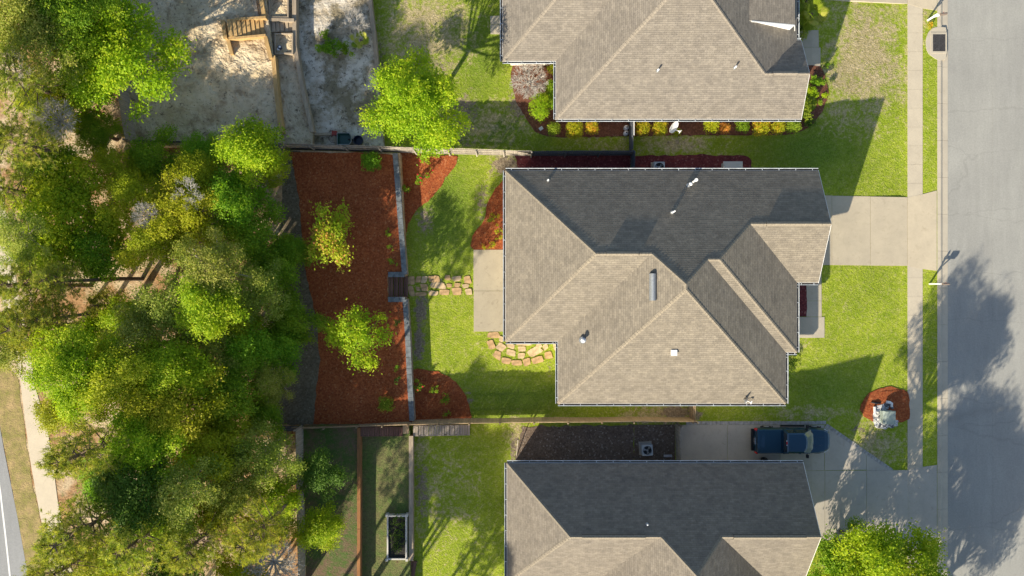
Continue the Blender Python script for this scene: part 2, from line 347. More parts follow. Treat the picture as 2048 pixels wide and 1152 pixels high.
simple('tyre', (0.03, 0.03, 0.031), 0.9, var=0.2); simple('rim', (0.45, 0.46, 0.47), 0.3, 0.8, var=0.1); simple('chrome', (0.6, 0.61, 0.62), 0.15, 0.9, var=0.04); simple('tail_red', (0.5, 0.012, 0.012), 0.2, var=0.1, spec=0.6); simple('lamp_clear', (0.65, 0.67, 0.68), 0.1, var=0.05, spec=0.7)
simple('rose_red', (0.55, 0.02, 0.035), 0.6, var=0.2); simple('line_paint', (0.72, 0.72, 0.70), 0.8, var=0.1); simple('soil_bed', (0.028, 0.026, 0.022), 0.95, var=0.5, scale=9, bump=0.04); simple('dead_twig', (0.45, 0.42, 0.375), 0.9, var=0.2); simple('yellow_flower', (0.7, 0.42, 0.02), 0.7)
t = NT('truck_paint'); t.color((0.005, 0.043, 0.082)); t.set(Roughness=0.28, Metallic=0.35); t.b.inputs['Coat Weight'].default_value = 0.9; t.b.inputs['Coat Roughness'].default_value = 0.05; M['truck_paint'] = t.m
t = NT('vinyl_cover'); t.color(t.mix(t.noise(20, 3), (0.007, 0.036, 0.066), (0.011, 0.05, 0.088))); t.set(Roughness=0.5); M['vinyl_cover'] = t.m
t = NT('windscreen'); t.color((0.16, 0.19, 0.15)); t.set(Roughness=0.06); t.b.inputs['Specular IOR Level'].default_value = 0.9; M['windscreen'] = t.m
def leaf(name, a, b, c, trans=0.4, stops=(0.0, 0.5, 1.0), vary=0.07):
    """leaf colour runs a > b > c over the leaf's own tint; thin leaves let light through"""
    t = NT(name); tint = t.attr('tint'); oi = t.n.new('ShaderNodeObjectInfo')
    k = t.ramp(tint, [(stops[0], a), (stops[1], b), (stops[2], c)])
    hs = t.n.new('ShaderNodeHueSaturation'); t.l(k, hs.inputs['Color'])
    t.l(t.math('ADD', 0.5 - vary * 0.16, t.math('MULTIPLY', oi.outputs['Random'], vary * 0.32)), hs.inputs['Hue'])
    t.l(t.math('ADD', 1.0 - vary, t.math('MULTIPLY', oi.outputs['Random'], vary * 2)), hs.inputs['Value'])
    k = hs.outputs[0]; t.color(k); t.set(Roughness=0.6); t.b.inputs['Specular IOR Level'].default_value = 0.25
    tr = t.n.new('ShaderNodeBsdfTranslucent'); t.l(t.mix(1.0, k, (1.15, 1.2, 0.55), 'MULTIPLY'), tr.inputs[0])
    ms = t.n.new('ShaderNodeMixShader'); ms.inputs[0].default_value = trans
    t.l(t.b.outputs[0], ms.inputs[1]); t.l(tr.outputs[0], ms.inputs[2]); t.l(ms.outputs[0], t.n['Material Output'].inputs[0]); M[name] = t.m
leaf('bright_leaf', (0.195, 0.338, 0.010), (0.351, 0.494, 0.013), (0.520, 0.572, 0.026), 0.5)
leaf('green_leaf', (0.13, 0.27, 0.014), (0.23, 0.39, 0.018), (0.38, 0.50, 0.03), 0.5)
leaf('yellow_leaf', (0.247, 0.312, 0.010), (0.403, 0.455, 0.013), (0.572, 0.546, 0.039), 0.5)
leaf('olive_leaf', (0.16, 0.23, 0.028), (0.31, 0.37, 0.05), (0.58, 0.55, 0.13), 0.5)
leaf('dark_leaf', (0.054, 0.114, 0.012), (0.096, 0.180, 0.014), (0.156, 0.240, 0.024), 0.35)
leaf('pine_needle', (0.17, 0.23, 0.03), (0.33, 0.37, 0.05), (0.54, 0.49, 0.10), 0.45)
leaf('maple_leaf', (0.28, 0.42, 0.015), (0.52, 0.55, 0.03), (0.68, 0.24, 0.10), 0.45, (0.0, 0.7, 1.0))
leaf('gold_leaf', (0.25, 0.33, 0.010), (0.47, 0.44, 0.015), (0.62, 0.24, 0.03), 0.4, (0.0, 0.6, 1.0))
leaf('hedge_leaf', (0.13, 0.22, 0.010), (0.22, 0.32, 0.015), (0.34, 0.40, 0.04), 0.4)
leaf('hedge_orange', (0.26, 0.22, 0.010), (0.5, 0.26, 0.03), (0.6, 0.17, 0.06), 0.35)
leaf('palm_leaf', (0.18, 0.27, 0.012), (0.32, 0.40, 0.03), (0.5, 0.5, 0.1), 0.4)

# ------------------------------------------------------------------ the ground: one sheet, with the street cut into it
X_KERB, X_ROAD, X_ROAD2 = 34.58, 35.53, 44.3
def blob(x, y, cx, cy, rx, ry): return np.clip(1.25 - np.sqrt(((x - cx) / rx) ** 2 + ((y - cy) / ry) ** 2), 0, 1)
def make_ground():
    xs = np.concatenate([[-500, -250, -120, -70], np.arange(-46, X_KERB - 0.2, 0.5), [X_KERB + 0.10, X_KERB + 0.12, 39.5, X_ROAD2 + 0.3, X_ROAD2 + 0.32, 50, 70, 120, 250, 500]])
    ys = np.concatenate([[-500, -250, -120, -60], np.arange(-32, 32.1, 0.5), [60, 120, 250, 500]])
    gx, gy = np.meshgrid(xs, ys, indexing='ij'); z = np.where((gx > X_KERB + 0.11) & (gx < X_ROAD2 + 0.31), -0.3, 0.0)
    nx, ny = gx.shape; v = np.stack([gx, gy, z], -1).reshape(-1, 3)
    idx = np.arange(nx * ny).reshape(nx, ny)
    f = np.stack([idx[:-1, :-1], idx[1:, :-1], idx[1:, 1:], idx[:-1, 1:]], -1).reshape(-1, 4)
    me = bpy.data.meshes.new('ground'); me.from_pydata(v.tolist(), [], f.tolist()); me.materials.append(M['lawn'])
    px = gx / 0.04 + 1024; py = 576 - gy / 0.04
    dry = np.full(gx.shape, 0.08); bare = np.zeros(gx.shape); lush_shade = np.full(gx.shape, 0.15)
    for a in ((1740, 110, 120, 170, 0.82), (1700, 150, 70, 90, 0.85), (1720, 230, 120, 60, 0.6), (850, 60, 140, 140, 0.75), (960, 250, 160, 70, 0.6), (1350, 290, 140, 35, 0.65), (1230, 290, 120, 40, 0.5),
              (1760, 890, 80, 60, 0.75), (1620, 830, 160, 25, 0.6), (1310, 830, 110, 28, 0.75), (1020, 330, 60, 50, 0.6), (890, 1000, 110, 190, 0.42), (1860, 30, 25, 70, 0.6), (1855, 260, 25, 100, 0.35), (840, 900, 40, 60, 0.5),
              (1035, 865, 30, 60, 0.7), (1590, 685, 40, 25, 0.5), (1670, 620, 90, 70, 0.22), (960, 700, 90, 60, 0.25)):
        dry = np.maximum(dry, a[4] * blob(px, py, *a[:4]))
    for a in ((850, 440, 30, 55, 0.6), (842, 620, 20, 65, 0.75), (838, 690, 18, 60, 0.8), (1010, 330, 45, 26, 0.85), (965, 400, 26, 75, 0.55), (880, 560, 40, 20, 0.4), (1350, 825, 45, 22, 0.9), (860, 300, 40, 25, 0.5), (930, 220, 40, 60, 0.65), (1040, 210, 40, 55, 0.7),
              (880, 130, 60, 45, 0.5), (760, 130, 30, 100, 0.5), (1030, 900, 14, 60, 0.8), (1390, 830, 25, 18, 0.8), (845, 980, 24, 120, 0.6), (1100, 740, 14, 40, 0.5), (1720, 860, 45, 20, 0.5), (935, 800, 20, 50, 0.55), (1350, 290, 60, 22, 0.5), (930, 285, 60, 26, 0.5)):
        bare = np.maximum(bare, a[4] * blob(px, py, *a[:4]))
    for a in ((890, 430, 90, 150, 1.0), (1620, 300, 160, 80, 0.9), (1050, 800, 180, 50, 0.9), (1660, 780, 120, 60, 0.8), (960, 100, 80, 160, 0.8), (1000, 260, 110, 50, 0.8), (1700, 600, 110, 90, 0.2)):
        lush_shade = np.maximum(lush_shade, a[4] * blob(px, py, *a[:4]))  # lush spots, mostly where the lawn's shade is put into its colour
    for n, a in (('dry', dry), ('bare', bare), ('lush_shade', lush_shade)):
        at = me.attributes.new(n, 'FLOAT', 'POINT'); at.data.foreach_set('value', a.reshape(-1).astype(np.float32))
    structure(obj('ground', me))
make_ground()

def strip_slab(name, mat, x0, x1, y0, y1, z0, z1, joint, gap=0.014, off=0.0, along='y'):
    m = MB(); y = y0 - off
    while y < y1:
        a, b = max(y, y0), min(y + joint, y1)
        if b - a > 0.05: m.box((x0, a + gap / 2, z0), (x1, b - gap / 2, z1))
        y += joint
    m.box((x0 + 0.004, y0, z0 - 0.02), (x1 - 0.004, y1, z1 - 0.012))
    return m.build(name, mat)
# street, kerb, pavement
m = MB(); half = (X_ROAD2 + X_ROAD) / 2
x_seam = P(1985, 0, -0.12)[0]
for a, b in ((X_ROAD - 0.02, x_seam - 0.012), (x_seam + 0.012, X_ROAD2)):
    m.box((a, -200, -0.28), (b, 200, -0.12))
m.box((x_seam - 0.012, -200, -0.28), (x_seam + 0.012, 200, -0.128))
structure(m.build('street', M['asphalt']))
prof = [(X_KERB, -0.25), (X_KERB, 0.015), (X_KERB + 0.26, 0.025), (X_KERB + 0.36, 0.0), (X_KERB + 0.44, -0.085), (X_ROAD - 0.03, -0.108), (X_ROAD - 0.03, -0.25)]
def kerb(name, prof, y0, y1, step=3.0):
    m = MB(); y = y0
    while y < y1:
        a, b = y + 0.008, min(y + step, y1) - 0.008
        for i in range(len(prof) - 1):
            p, q = prof[i], prof[i + 1]; m.face([(p[0], a, p[1]), (p[0], b, p[1]), (q[0], b, q[1]), (q[0], a, q[1])][::-1])
        for yy, rev in ((a, 1), (b, -1)): m.face([(x, yy, z) for x, z in prof][::rev])
        y += step
    return structure(m.build(name, M['kerb_concrete']))
kerb('kerb', prof, -60, 60)
kerb('far_kerb', [(X_ROAD2 + 0.95 - (x - X_KERB), z) for x, z in prof][::-1], -60, 60)
structure(strip_slab('pavement', M['walk_concrete'], P(1815, 0)[0], P(1845, 0)[0], -60, 60, -0.08, 0.022, 1.53, off=0.35))
# the middle house's driveway, panel by panel
def panels(name, mat, polys, z0=-0.06, z1=0.03):
    m = MB()
    for k, p in enumerate(polys):
        q = PL(p, z1)
        for h in (clip(q, -1, 0, X_TOP), clip(q, 1, 0, -X_TOP)):
            if area(h) > 0.02: m.prism(h, z0, z1)
    return structure(m.build(name, mat))
panels('driveway', M['concrete'], [[(1600, 391), (1663.6, 391), (1663.6, 530), (1600, 530)], [(1664.2, 391.5), (1740.6, 392.8), (1740.6, 531), (1664.2, 530)], [(1741.2, 393), (1814.6, 394.5), (1814.6, 531.6), (1741.2, 531)],
      [(1815.2, 394.6), (1845, 388.5), (1873.6, 381), (1873.6, 541.5), (1846, 538), (1815.2, 531.6)]])
panels('upper_driveway', M['concrete'], [[(1560, -90), (1814.5, -90), (1814.5, 7.5), (1700, 3), (1560, -4)], [(1815.2, -100), (1874, -110), (1874, 21), (1845, 16.5), (1815.2, 7.5)]])
panels('lower_driveway', M['old_concrete'], [[(1358, 850), (1454.5, 850), (1454.5, 935), (1358, 935)], [(1455.1, 850), (1560, 850), (1560, 935), (1455.1, 935)], [(1560.6, 850), (1648, 850), (1649, 940.6), (1560.6, 940.6)], [(1649.3, 850.6), (1672, 868), (1732.6, 909), (1732.6, 939.5), (1649.8, 940.5)],
      [(1733.2, 909.4), (1786, 941), (1733.2, 941)], [(1590, 941.2), (1649.5, 941.2), (1649.5, 1085), (1590, 1085)], [(1650.1, 941.2), (1733, 941.2), (1733, 1084), (1650.1, 1085)], [(1733.6, 941.5), (1816, 940.5), (1816, 1078), (1733.6, 1084)], [(1816.6, 940.5), (1846, 934), (1874, 930), (1874, 1082), (1816.6, 1078)]])
m = MB(); rnd = random.Random(4)                       # paver border of the lower driveway
def pavers(a, b, w=0.28, l=0.30):
    a, b = Vector((*a, 0)), Vector((*b, 0)); d = (b - a); n = int(d.length / l); ang = math.atan2(d.y, d.x)
    for i in range(n):
        c = a + d * ((i + 0.5) / n); h = 0.035 + rnd.random() * 0.008
        m.box((c.x - l / 2 + 0.01, c.y - w / 2, -0.05), (c.x + l / 2 - 0.01, c.y + w / 2, h), rz=ang + rnd.gauss(0, 0.02))
pavers(P(1372, 846), P(1652, 845)); pavers(P(1652, 850), P(1784, 941))
structure(m.build('driveway_edging', M['paver']))
# front walks
panels('front_walk', M['walk_concrete'], [[(1614, 530.5), (1642.5, 530.5), (1643, 567.6), (1613, 567.6)], [(1613, 568), (1643, 568), (1643.2, 601.6), (1613, 601.6)], [(1613, 602), (1643.3, 602), (1643.5, 633.4), (1613, 633.4)], [(1592, 634), (1649, 634), (1649, 675.5), (1592, 675.5)]], -0.06, 0.026)
panels('neighbour_walk', M['walk_concrete'], [[(1600, 62), (1637, 60), (1638, 94.4), (1600, 94.4)], [(1600, 95), (1641, 95), (1641, 136), (1600, 137)]], -0.06, 0.026)
panels('patio', M['patio_concrete'], [[(947, 499.5), (1023, 499.5), (1023, 581.6), (947, 581.6)], [(947.5, 582.2), (1023, 582.2), (1023, 663), (947.5, 663)]], -0.06, 0.06)
# mulch beds and bare strips on the lawn level
def bed(name, mat, pts, z=0.045, z0=-0.03, seed=1, org=True, jit=0.035):
    q = PL(pts, z); q = organic(q, 0.3, jit, seed) if org else ragged(q, 0.3, jit, seed)
    m = MB()
    for h in (clip(q, -1, 0, X_TOP), clip(q, 1, 0, -X_TOP)):
        if area(h) > 0.02: m.prism(h, z0, z)
    o = m.build(name, mat); o['kind'] = 'structure'; return o
bed('mulch_bed', M['red_mulch'], [(796, 306), (860, 312), (916, 314), (895, 350), (868, 392), (838, 415), (820, 440), (812, 470), (806, 480), (800, 400)], seed=2)
bed('mulch_bed', M['red_mulch'], [(1020, 358), (1008, 360), (990, 378), (976, 405), (968, 440), (950, 462), (945, 482), (946, 499), (1020, 499)], seed=3)
bed('mulch_bed', M['red_mulch'], [(822, 746), (868, 743), (905, 758), (928, 785), (938, 815), (940, 840), (880, 843), (826, 842)], seed=4)
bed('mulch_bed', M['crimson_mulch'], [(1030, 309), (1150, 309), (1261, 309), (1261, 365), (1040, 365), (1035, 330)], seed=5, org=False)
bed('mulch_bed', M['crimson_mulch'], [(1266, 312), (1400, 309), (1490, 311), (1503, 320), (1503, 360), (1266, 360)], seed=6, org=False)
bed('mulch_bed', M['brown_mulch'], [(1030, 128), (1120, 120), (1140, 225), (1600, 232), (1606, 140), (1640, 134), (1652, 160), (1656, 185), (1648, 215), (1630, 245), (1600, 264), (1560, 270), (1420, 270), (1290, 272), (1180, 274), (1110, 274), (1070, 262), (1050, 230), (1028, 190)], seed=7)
bed('mulch_bed', M['red_mulch'], [(1738, 788), (1760, 777), (1782, 774), (1800, 779), (1815, 784), (1819, 810), (1818, 837), (1780, 850), (1745, 842), (1724, 828), (1722, 810), (1730, 797)], seed=8)
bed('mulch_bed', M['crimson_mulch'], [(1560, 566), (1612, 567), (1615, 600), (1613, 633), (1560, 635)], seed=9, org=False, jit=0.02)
bed('soil_strip', M['dark_soil'], [(1044, 853), (1268, 850), (1268, 935), (1020, 935), (1036, 905)], 0.02, seed=10, org=False, jit=0.06)
bed('side_slab', M['dark_soil'], [(1268.5, 850), (1350, 849), (1350, 935), (1268.5, 935)], 0.03, seed=11, org=False, jit=0.0)
panels('side_paving', M['walk_concrete'], [[(980, 32), (1010, 31), (1010, 48), (981, 48)], [(980.5, 49), (1010, 49), (1010, 68), (981, 68)]], -0.05, 0.04)
# terraces
def patchy():
    t = NT('patchy_ground'); f = t.noise(5, 5, 0.75); s = t.noise(0.8, 6, 0.75); b = t.noise(8, 3, 0.75)
    c = t.mix(t.ramp(s, [(0.40, 0.0), (0.56, 1.0)]), (0.15, 0.10, 0.06), (0.07, 0.12, 0.022)); c = t.mix(t.ramp(f, [(0.55, 0.0), (0.75, 0.7)]), c, (0.26, 0.20, 0.13)); c = t.mix(0.5, c, t.mix(b, (0.3, 0.3, 0.3), (1.7, 1.7, 1.7)), 'MULTIPLY'); t.color(c); t.bump(b, 0.06, 0.8); M['patchy_ground'] = t.m
patchy()
T1, T_WOOD = 1.0, 1.0
def slab(name, mat, pts, z1, z0=-0.3, mside=None):
    m = MB(); m.prism(PL(pts, z1), z0, z1, 0, 1 if mside else None); return structure(m.build(name, [mat] + ([mside] if mside else [])))
slab('woodland_ground', M['forest_floor'], [(-4500, -3500), (245, -3500), (218, 0), (262, 290), (590, 300), (800, 306), (812, 551), (776, 552), (776, 596), (814, 597), (826, 846), (594, 852), (597, 1152), (640, 4500), (-4500, 4500)], T1, -0.4)
q = PL([(578, 304), (640, 305), (720, 306), (796, 310), (800, 420), (810, 552), (775, 552), (775, 597), (812, 598), (824, 845), (760, 848), (680, 849), (626, 848), (632, 790), (640, 720), (634, 640), (615, 560), (604, 480), (598, 400), (588, 340)], T1 + 0.03)
m = MB(); m.prism(ragged(q, 0.35, 0.03, 7), T1 - 0.1, T1 + 0.03); structure(m.build('mulch_terrace', M['red_mulch']))
q = PL([(570, 300), (600, 303), (606, 400), (612, 470), (624, 560), (642, 640), (646, 720), (640, 790), (632, 849), (540, 850), (540, 760), (560, 600), (560, 450)], T1 + 0.012)
m = MB(); m.prism(ragged(q, 0.35, 0.05, 8), T1 - 0.1, T1 + 0.012); structure(m.build('leaf_litter_strip', M['grey_litter']))
# lower neighbour's terraces
ZB1, ZB2 = 1.5, 0.75
slab('shaded_terrace', M['patchy_ground'], [(596, 852), (716, 850), (716, 1500), (600, 1500)], ZB1)
def terrace_grass():
    t = NT('terrace_grass'); f = t.noise(4, 5, 0.75); s = t.noise(0.6, 6, 0.75); b = t.noise(8, 3, 0.75)
    c = t.mix(t.ramp(s, [(0.42, 0.0), (0.62, 1.0)]), (0.19, 0.14, 0.075), (0.07, 0.145, 0.02)); c = t.mix(t.ramp(f, [(0.3, 0.0), (0.7, 1.0)]), t.mix(0.5, c, (0.05, 0.06, 0.02)), t.mix(0.5, c, (0.17, 0.23, 0.05)))
    c = t.mix(0.5, c, t.mix(b, (0.25, 0.25, 0.25), (1.75, 1.75, 1.75)), 'MULTIPLY'); t.color(c); t.bump(b, 0.08, 0.8); M['terrace_grass'] = t.m
terrace_grass()
slab('grass_terrace', M['terrace_grass'], [(717, 850), (820, 850), (820, 1500), (717, 1500)], ZB2)
# upper neighbour's sand terraces
ZU1, ZU2, ZU3 = 1.9, 1.3, 0.65
slab('sand_terrace', M['sand'], [(222, -120), (525, -120), (532, 0), (546, 118), (562, 262), (560, 292), (264, 290), (222, 0)], ZU1)
slab('sand_path', M['sand'], [(533, -120), (578, -120), (586, 60), (606, 180), (626, 266), (624, 292), (562, 292), (548, 118)], ZU2)
slab('sandy_yard', M['pale_sand'], [(579, -120), (735, -120), (738, 20), (748, 60), (754, 130), (768, 300), (625, 296), (626, 266), (607, 180), (587, 60)], ZU3)
# the far road and its path beyond the wood
def ribbon(name, mat, left, right, z0, z1):
    m = MB(); q = PL(left, z1) + PL(right[::-1], z1); m.prism(q, z0, z1); return structure(m.build(name, mat))
ribbon('far_path', M['far_path'], [(-40, 330), (-16, 480), (0, 580), (18, 660), (40, 758), (50, 840), (62, 930), (78, 1020), (97, 1110), (125, 1220)], [(-2, 330), (18, 470), (35, 580), (52, 660), (72, 780), (95, 860), (106, 930), (115, 1000), (130, 1080), (158, 1200)], 0.8, T1 + 0.03)
m = MB(); q = PL([(8, 720), (36, 758), (50, 860), (62, 950), (92, 1100), (110, 1200), (60, 1200), (42, 1080), (22, 960), (2, 860), (-16, 760)], T1 + 0.015)
m.prism(ragged(q, 0.4, 0.04, 3), 0.8, T1 + 0.015)
t = NT('verge_grass'); f = t.noise(4, 5, 0.75); s = t.noise(1.0, 6, 0.75); b = t.noise(8, 3, 0.75)
c = t.mix(t.ramp(s, [(0.38, 0.0), (0.62, 1.0)]), (0.46, 0.33, 0.155), (0.22, 0.205, 0.05)); c = t.mix(t.ramp(f, [(0.3, 0.7), (0.55, 0.0)]), c, (0.09, 0.08, 0.03)); c = t.mix(0.5, c, t.mix(b, (0.4, 0.4, 0.4), (1.6, 1.6, 1.6)), 'MULTIPLY'); t.color(c); t.bump(b, 0.05, 0.8); M['verge_grass'] = t.m
structure(m.build('verge', M['verge_grass']))
ribbon('far_road', M['dark_asphalt'], [(-400, 700), (-400, 1300)], [(-40, 700), (-3, 840), (8, 900), (22, 970), (36, 1040), (56, 1152), (84, 1300)], 0.8, T1 + 0.02)
ribbon('road_line', M['line_paint'], [(-14, 900), (-1, 985), (9, 1070), (18, 1152), (34, 1250)], [(-10.5, 900), (2.5, 985), (12.5, 1070), (21.5, 1152), (37.5, 1250)], 1.0, T1 + 0.026)

# ------------------------------------------------------------------ houses
EAVE = 2.95
def side_planes(b, t):
    x0, x1, y0, y1, sides = b; pl = {}
    if 'W' in sides: pl['W'] = (t, 0, EAVE - t * x0)
    if 'E' in sides: pl['E'] = (-t, 0, EAVE + t * x1)
    if 'S' in sides: pl['S'] = (0, t, EAVE - t * y0)
    if 'N' in sides: pl['N'] = (0, -t, EAVE + t * y1)
    return pl
def roof_mesh(blocks, t, mb):
    """upper envelope of hip and gable blocks; uv = (along the eave, up the slope) in metres"""
    P_ = [side_planes(b, t) for b in blocks]; sl = math.sqrt(1 + t * t)
    for i, b in enumerate(blocks):
        x0, x1, y0, y1, _ = b
        for s, pl in P_[i].items():
            poly = [(x0, y0), (x1, y0), (x1, y1), (x0, y1)]
            for s2, p2 in P_[i].items():
                if s2 != s and poly: poly = clip(poly, *(p2[k] - pl[k] for k in range(3)))
            pieces = [poly] if area(poly) > 1e-4 else []
            for j, bj in enumerate(blocks):
                if j == i: continue
                e = 1e-6 if j < i else -1e-6
                cons = [(1, 0, -bj[0]), (-1, 0, bj[1]), (0, 1, -bj[2]), (0, -1, bj[3])] + [(q[0] - pl[0], q[1] - pl[1], q[2] - pl[2] + e) for q in P_[j].values()]
                new = []
                for pc in pieces:
                    rest = pc
                    for a, bb, c in cons:
                        if not rest: break
                        o = clip(rest, -a, -bb, -c)
                        if area(o) > 1e-4: new.append(o)
                        rest = clip(rest, a, bb, c)
                pieces = new
            for pc in pieces:
                if sum(pc[k][0] * pc[(k + 1) % len(pc)][1] - pc[(k + 1) % len(pc)][0] * pc[k][1] for k in range(len(pc))) < 0: pc = pc[::-1]
                uv = []
                for x, y in pc:
                    d = {'W': x - x0, 'E': x1 - x, 'S': y - y0, 'N': y1 - y}[s]
                    uv.append(((y if s in 'WE' else x) + 60, d * sl))
                mb.face([(x, y, pl[0] * x + pl[1] * y + pl[2]) for x, y in pc], 0, uv)
def inset(poly, d):
    """move every side of a right-angled ccw outline inwards"""
    n = len(poly); out = []
    for i in range(n):
        a, b, c = Vector(poly[i - 1]), Vector(poly[i]), Vector(poly[(i + 1) % n])
        u = (b - a).normalized(); w = (c - b).normalized()
        out.append(tuple(b + Vector((-u.y, u.x)) * d + Vector((-w.y, w.x)) * d))
    return out
def house(label, blocks, t, outline, gables, shingle_mat, caps, vents, over=0.6):
    root = empty('house', (outline[0][0], outline[0][1], 0)); tag(root, label, 'house'); inv = (-outline[0][0], -outline[0][1], 0)
    rm = MB(); roof_mesh(blocks, t, rm)
    n0 = len(rm.f)
    rm.prism(outline, EAVE - 0.03, EAVE - 0.028, 1, bottom=True)
    roof = rm.build('roof', [M[shingle_mat], M['white_trim']], root, inv)
    fm = MB(); n = len(outline)
    for i in range(n):
        a, b = Vector(outline[i]), Vector(outline[(i + 1) % n]); u = (b - a).normalized(); o = Vector((u.y, -u.x)) * 0.012
        mid = (a + b) / 2
        if any(abs(mid.x - g[0]) < 0.01 for g in gables): continue
        fm.bar((a.x + o.x, a.y + o.y, EAVE - 0.125), (b.x + o.x, b.y + o.y, EAVE - 0.125), 0.024, 0.19)
    for gx, ya, yb in gables:                                   # rake boards at the gable
        yr, zr = (ya + yb) / 2, EAVE + t * (yb - ya) / 2
        for ye in (ya, yb): fm.bar((gx + 0.015, ye, EAVE - 0.11), (gx + 0.015, yr, zr - 0.11), 0.03, 0.19)
    fm.build('fascia', M['white_trim'], root, inv)
    wl = inset(outline, over); wm = MB(); wm.prism(wl, -0.2, EAVE - 0.04)
    for gx, ya, yb in gables:
        yr = (ya + yb) / 2; zr = EAVE + t * (yb - ya) / 2 - t * 0.1; w = gx - 0.3
        pts = [(w, ya + 0.2, EAVE - 0.04), (w, yb - 0.2, EAVE - 0.04), (w, yr, zr)]
        wm.face(pts); wm.face([(x - 0.2, y, z) for x, y, z in pts][::-1])
    wm.build('wall', M['wall_paint'], root, inv)
    for i in range(n):                                          # gutters: white channel, debris coloured darker to include the trough's shade, straps
        a, b = Vector(outline[i]), Vector(outline[(i + 1) % n]); L = (b - a).length; u = (b - a).normalized(); o = Vector((u.y, -u.x)); mid = (a + b) / 2
        if any(abs(mid.x - g[0]) < 0.01 for g in gables): continue
        g = MB(); pa, pb = a + u * 0.0, b - u * 0.0
        q = lambda p, d, z: (p.x + o.x * d, p.y + o.y * d, z)
        g.bar(q(pa, 0.155, EAVE - 0.085), q(pb, 0.155, EAVE - 0.085), 0.02, 0.13)
        g.bar(q(pa, 0.172, EAVE - 0.022), q(pb, 0.172, EAVE - 0.022), 0.03, 0.012)
        g.bar(q(pa, 0.085, EAVE - 0.135), q(pb, 0.085, EAVE - 0.135), 0.118, 0.02)
        g.bar(q(pa, 0.085, EAVE - 0.115), q(pb, 0.085, EAVE - 0.095), 0.135, 0.055, 1)
        k = max(1, int(L / 1.25))
        for j in range(k + 1):
            c = pa.lerp(pb, (j + 0.35) / (k + 0.7)); g.bar(q(c, 0.01, EAVE - 0.012), q(c, 0.18, EAVE - 0.012), 0.035, 0.012)
        g.build('gutter', [M['gutter_metal'], M['gutter_debris_shade']], root, inv)
    for a, b in caps:
        cm = MB()
        a, b = Vector(a), Vector(b); L = (b - a).length; k = max(1, int(L / 0.24)); d = (b - a).normalized()
        side = d.cross(Vector((0, 0, 1))).normalized()
        for j in range(k):
            p, q = a.lerp(b, j / k), a.lerp(b, (j + 0.97) / k); dz = t * 0.13 * (1.0 if abs(d.z) < 0.02 else 0.707)
            h0, h1 = 0.012, 0.026
            cm.face([p + Vector((0, 0, h0)), q + Vector((0, 0, h1)), q + side * 0.13 + Vector((0, 0, h1 - dz)), p + side * 0.13 + Vector((0, 0, h0 - dz))][::-1])
            cm.face([p + Vector((0, 0, h0)), q + Vector((0, 0, h1)), q - side * 0.13 + Vector((0, 0, h1 - dz)), p - side * 0.13 + Vector((0, 0, h0 - dz))])
            cm.face([q + Vector((0, 0, h1)), q - side * 0.13 + Vector((0, 0, h1 - dz)), q - side * 0.13 + Vector((0, 0, h1 - dz - 0.02)), q + Vector((0, 0, h1 - 0.02)), q + side * 0.13 + Vector((0, 0, h1 - dz - 0.02)), q + side * 0.13 + Vector((0, 0, h1 - dz))])
        cm.build('ridge_cap', M[shingle_mat + '_cap'], roof)
    for a, b in vents:                                          # raised ridge vents
        v = MB(); a, b = Vector(a), Vector(b)
        for sgn in (1, -1):
            v.face([a + Vector((0, 0, 0.11)), b + Vector((0, 0, 0.11)), b + Vector((0, sgn * 0.17, 0.11 - t * 0.17)), a + Vector((0, sgn * 0.17, 0.11 - t * 0.17))][::-sgn], 0)
            v.face([a + Vector((0, sgn * 0.17, 0.11 - t * 0.17)), b + Vector((0, sgn * 0.17, 0.11 - t * 0.17)), b + Vector((0, sgn * 0.17, 0.0 - t * 0.17)), a + Vector((0, sgn * 0.17, 0.0 - t * 0.17))][::-sgn], 1)
        v.face([a + Vector((0, -0.17, -t * 0.17)), a + Vector((0, -0.17, 0.11 - t * 0.17)), a + Vector((0, 0, 0.11)), a + Vector((0, 0.17, 0.11 - t * 0.17)), a + Vector((0, 0.17, -t * 0.17))], 1)
        v.face([b + Vector((0, -0.17, -t * 0.17)), b + Vector((0, -0.17, 0.11 - t * 0.17)), b + Vector((0, 0, 0.11)), b + Vector((0, 0.17, 0.11 - t * 0.17)), b + Vector((0, 0.17, -t * 0.17))][::-1], 1)
        o = v.build('ridge_vent', [M[shingle_mat + '_cap'], M['black_plastic']], roof)
    return root, roof, inv
for k, c in (('main', (0.265, 0.228, 0.172)), ('pale', (0.258, 0.225, 0.18)), ('dark', (0.235, 0.205, 0.16))): simple(k + '_shingle_cap', c, 0.95, var=0.25, scale=9, spec=0.15)
def hipz(e, d, t): return e + t * d
def corner_cap(x, y, sx, sy, d, t): return ((x, y, EAVE), (x + sx * d, y + sy * d, EAVE + t * d))
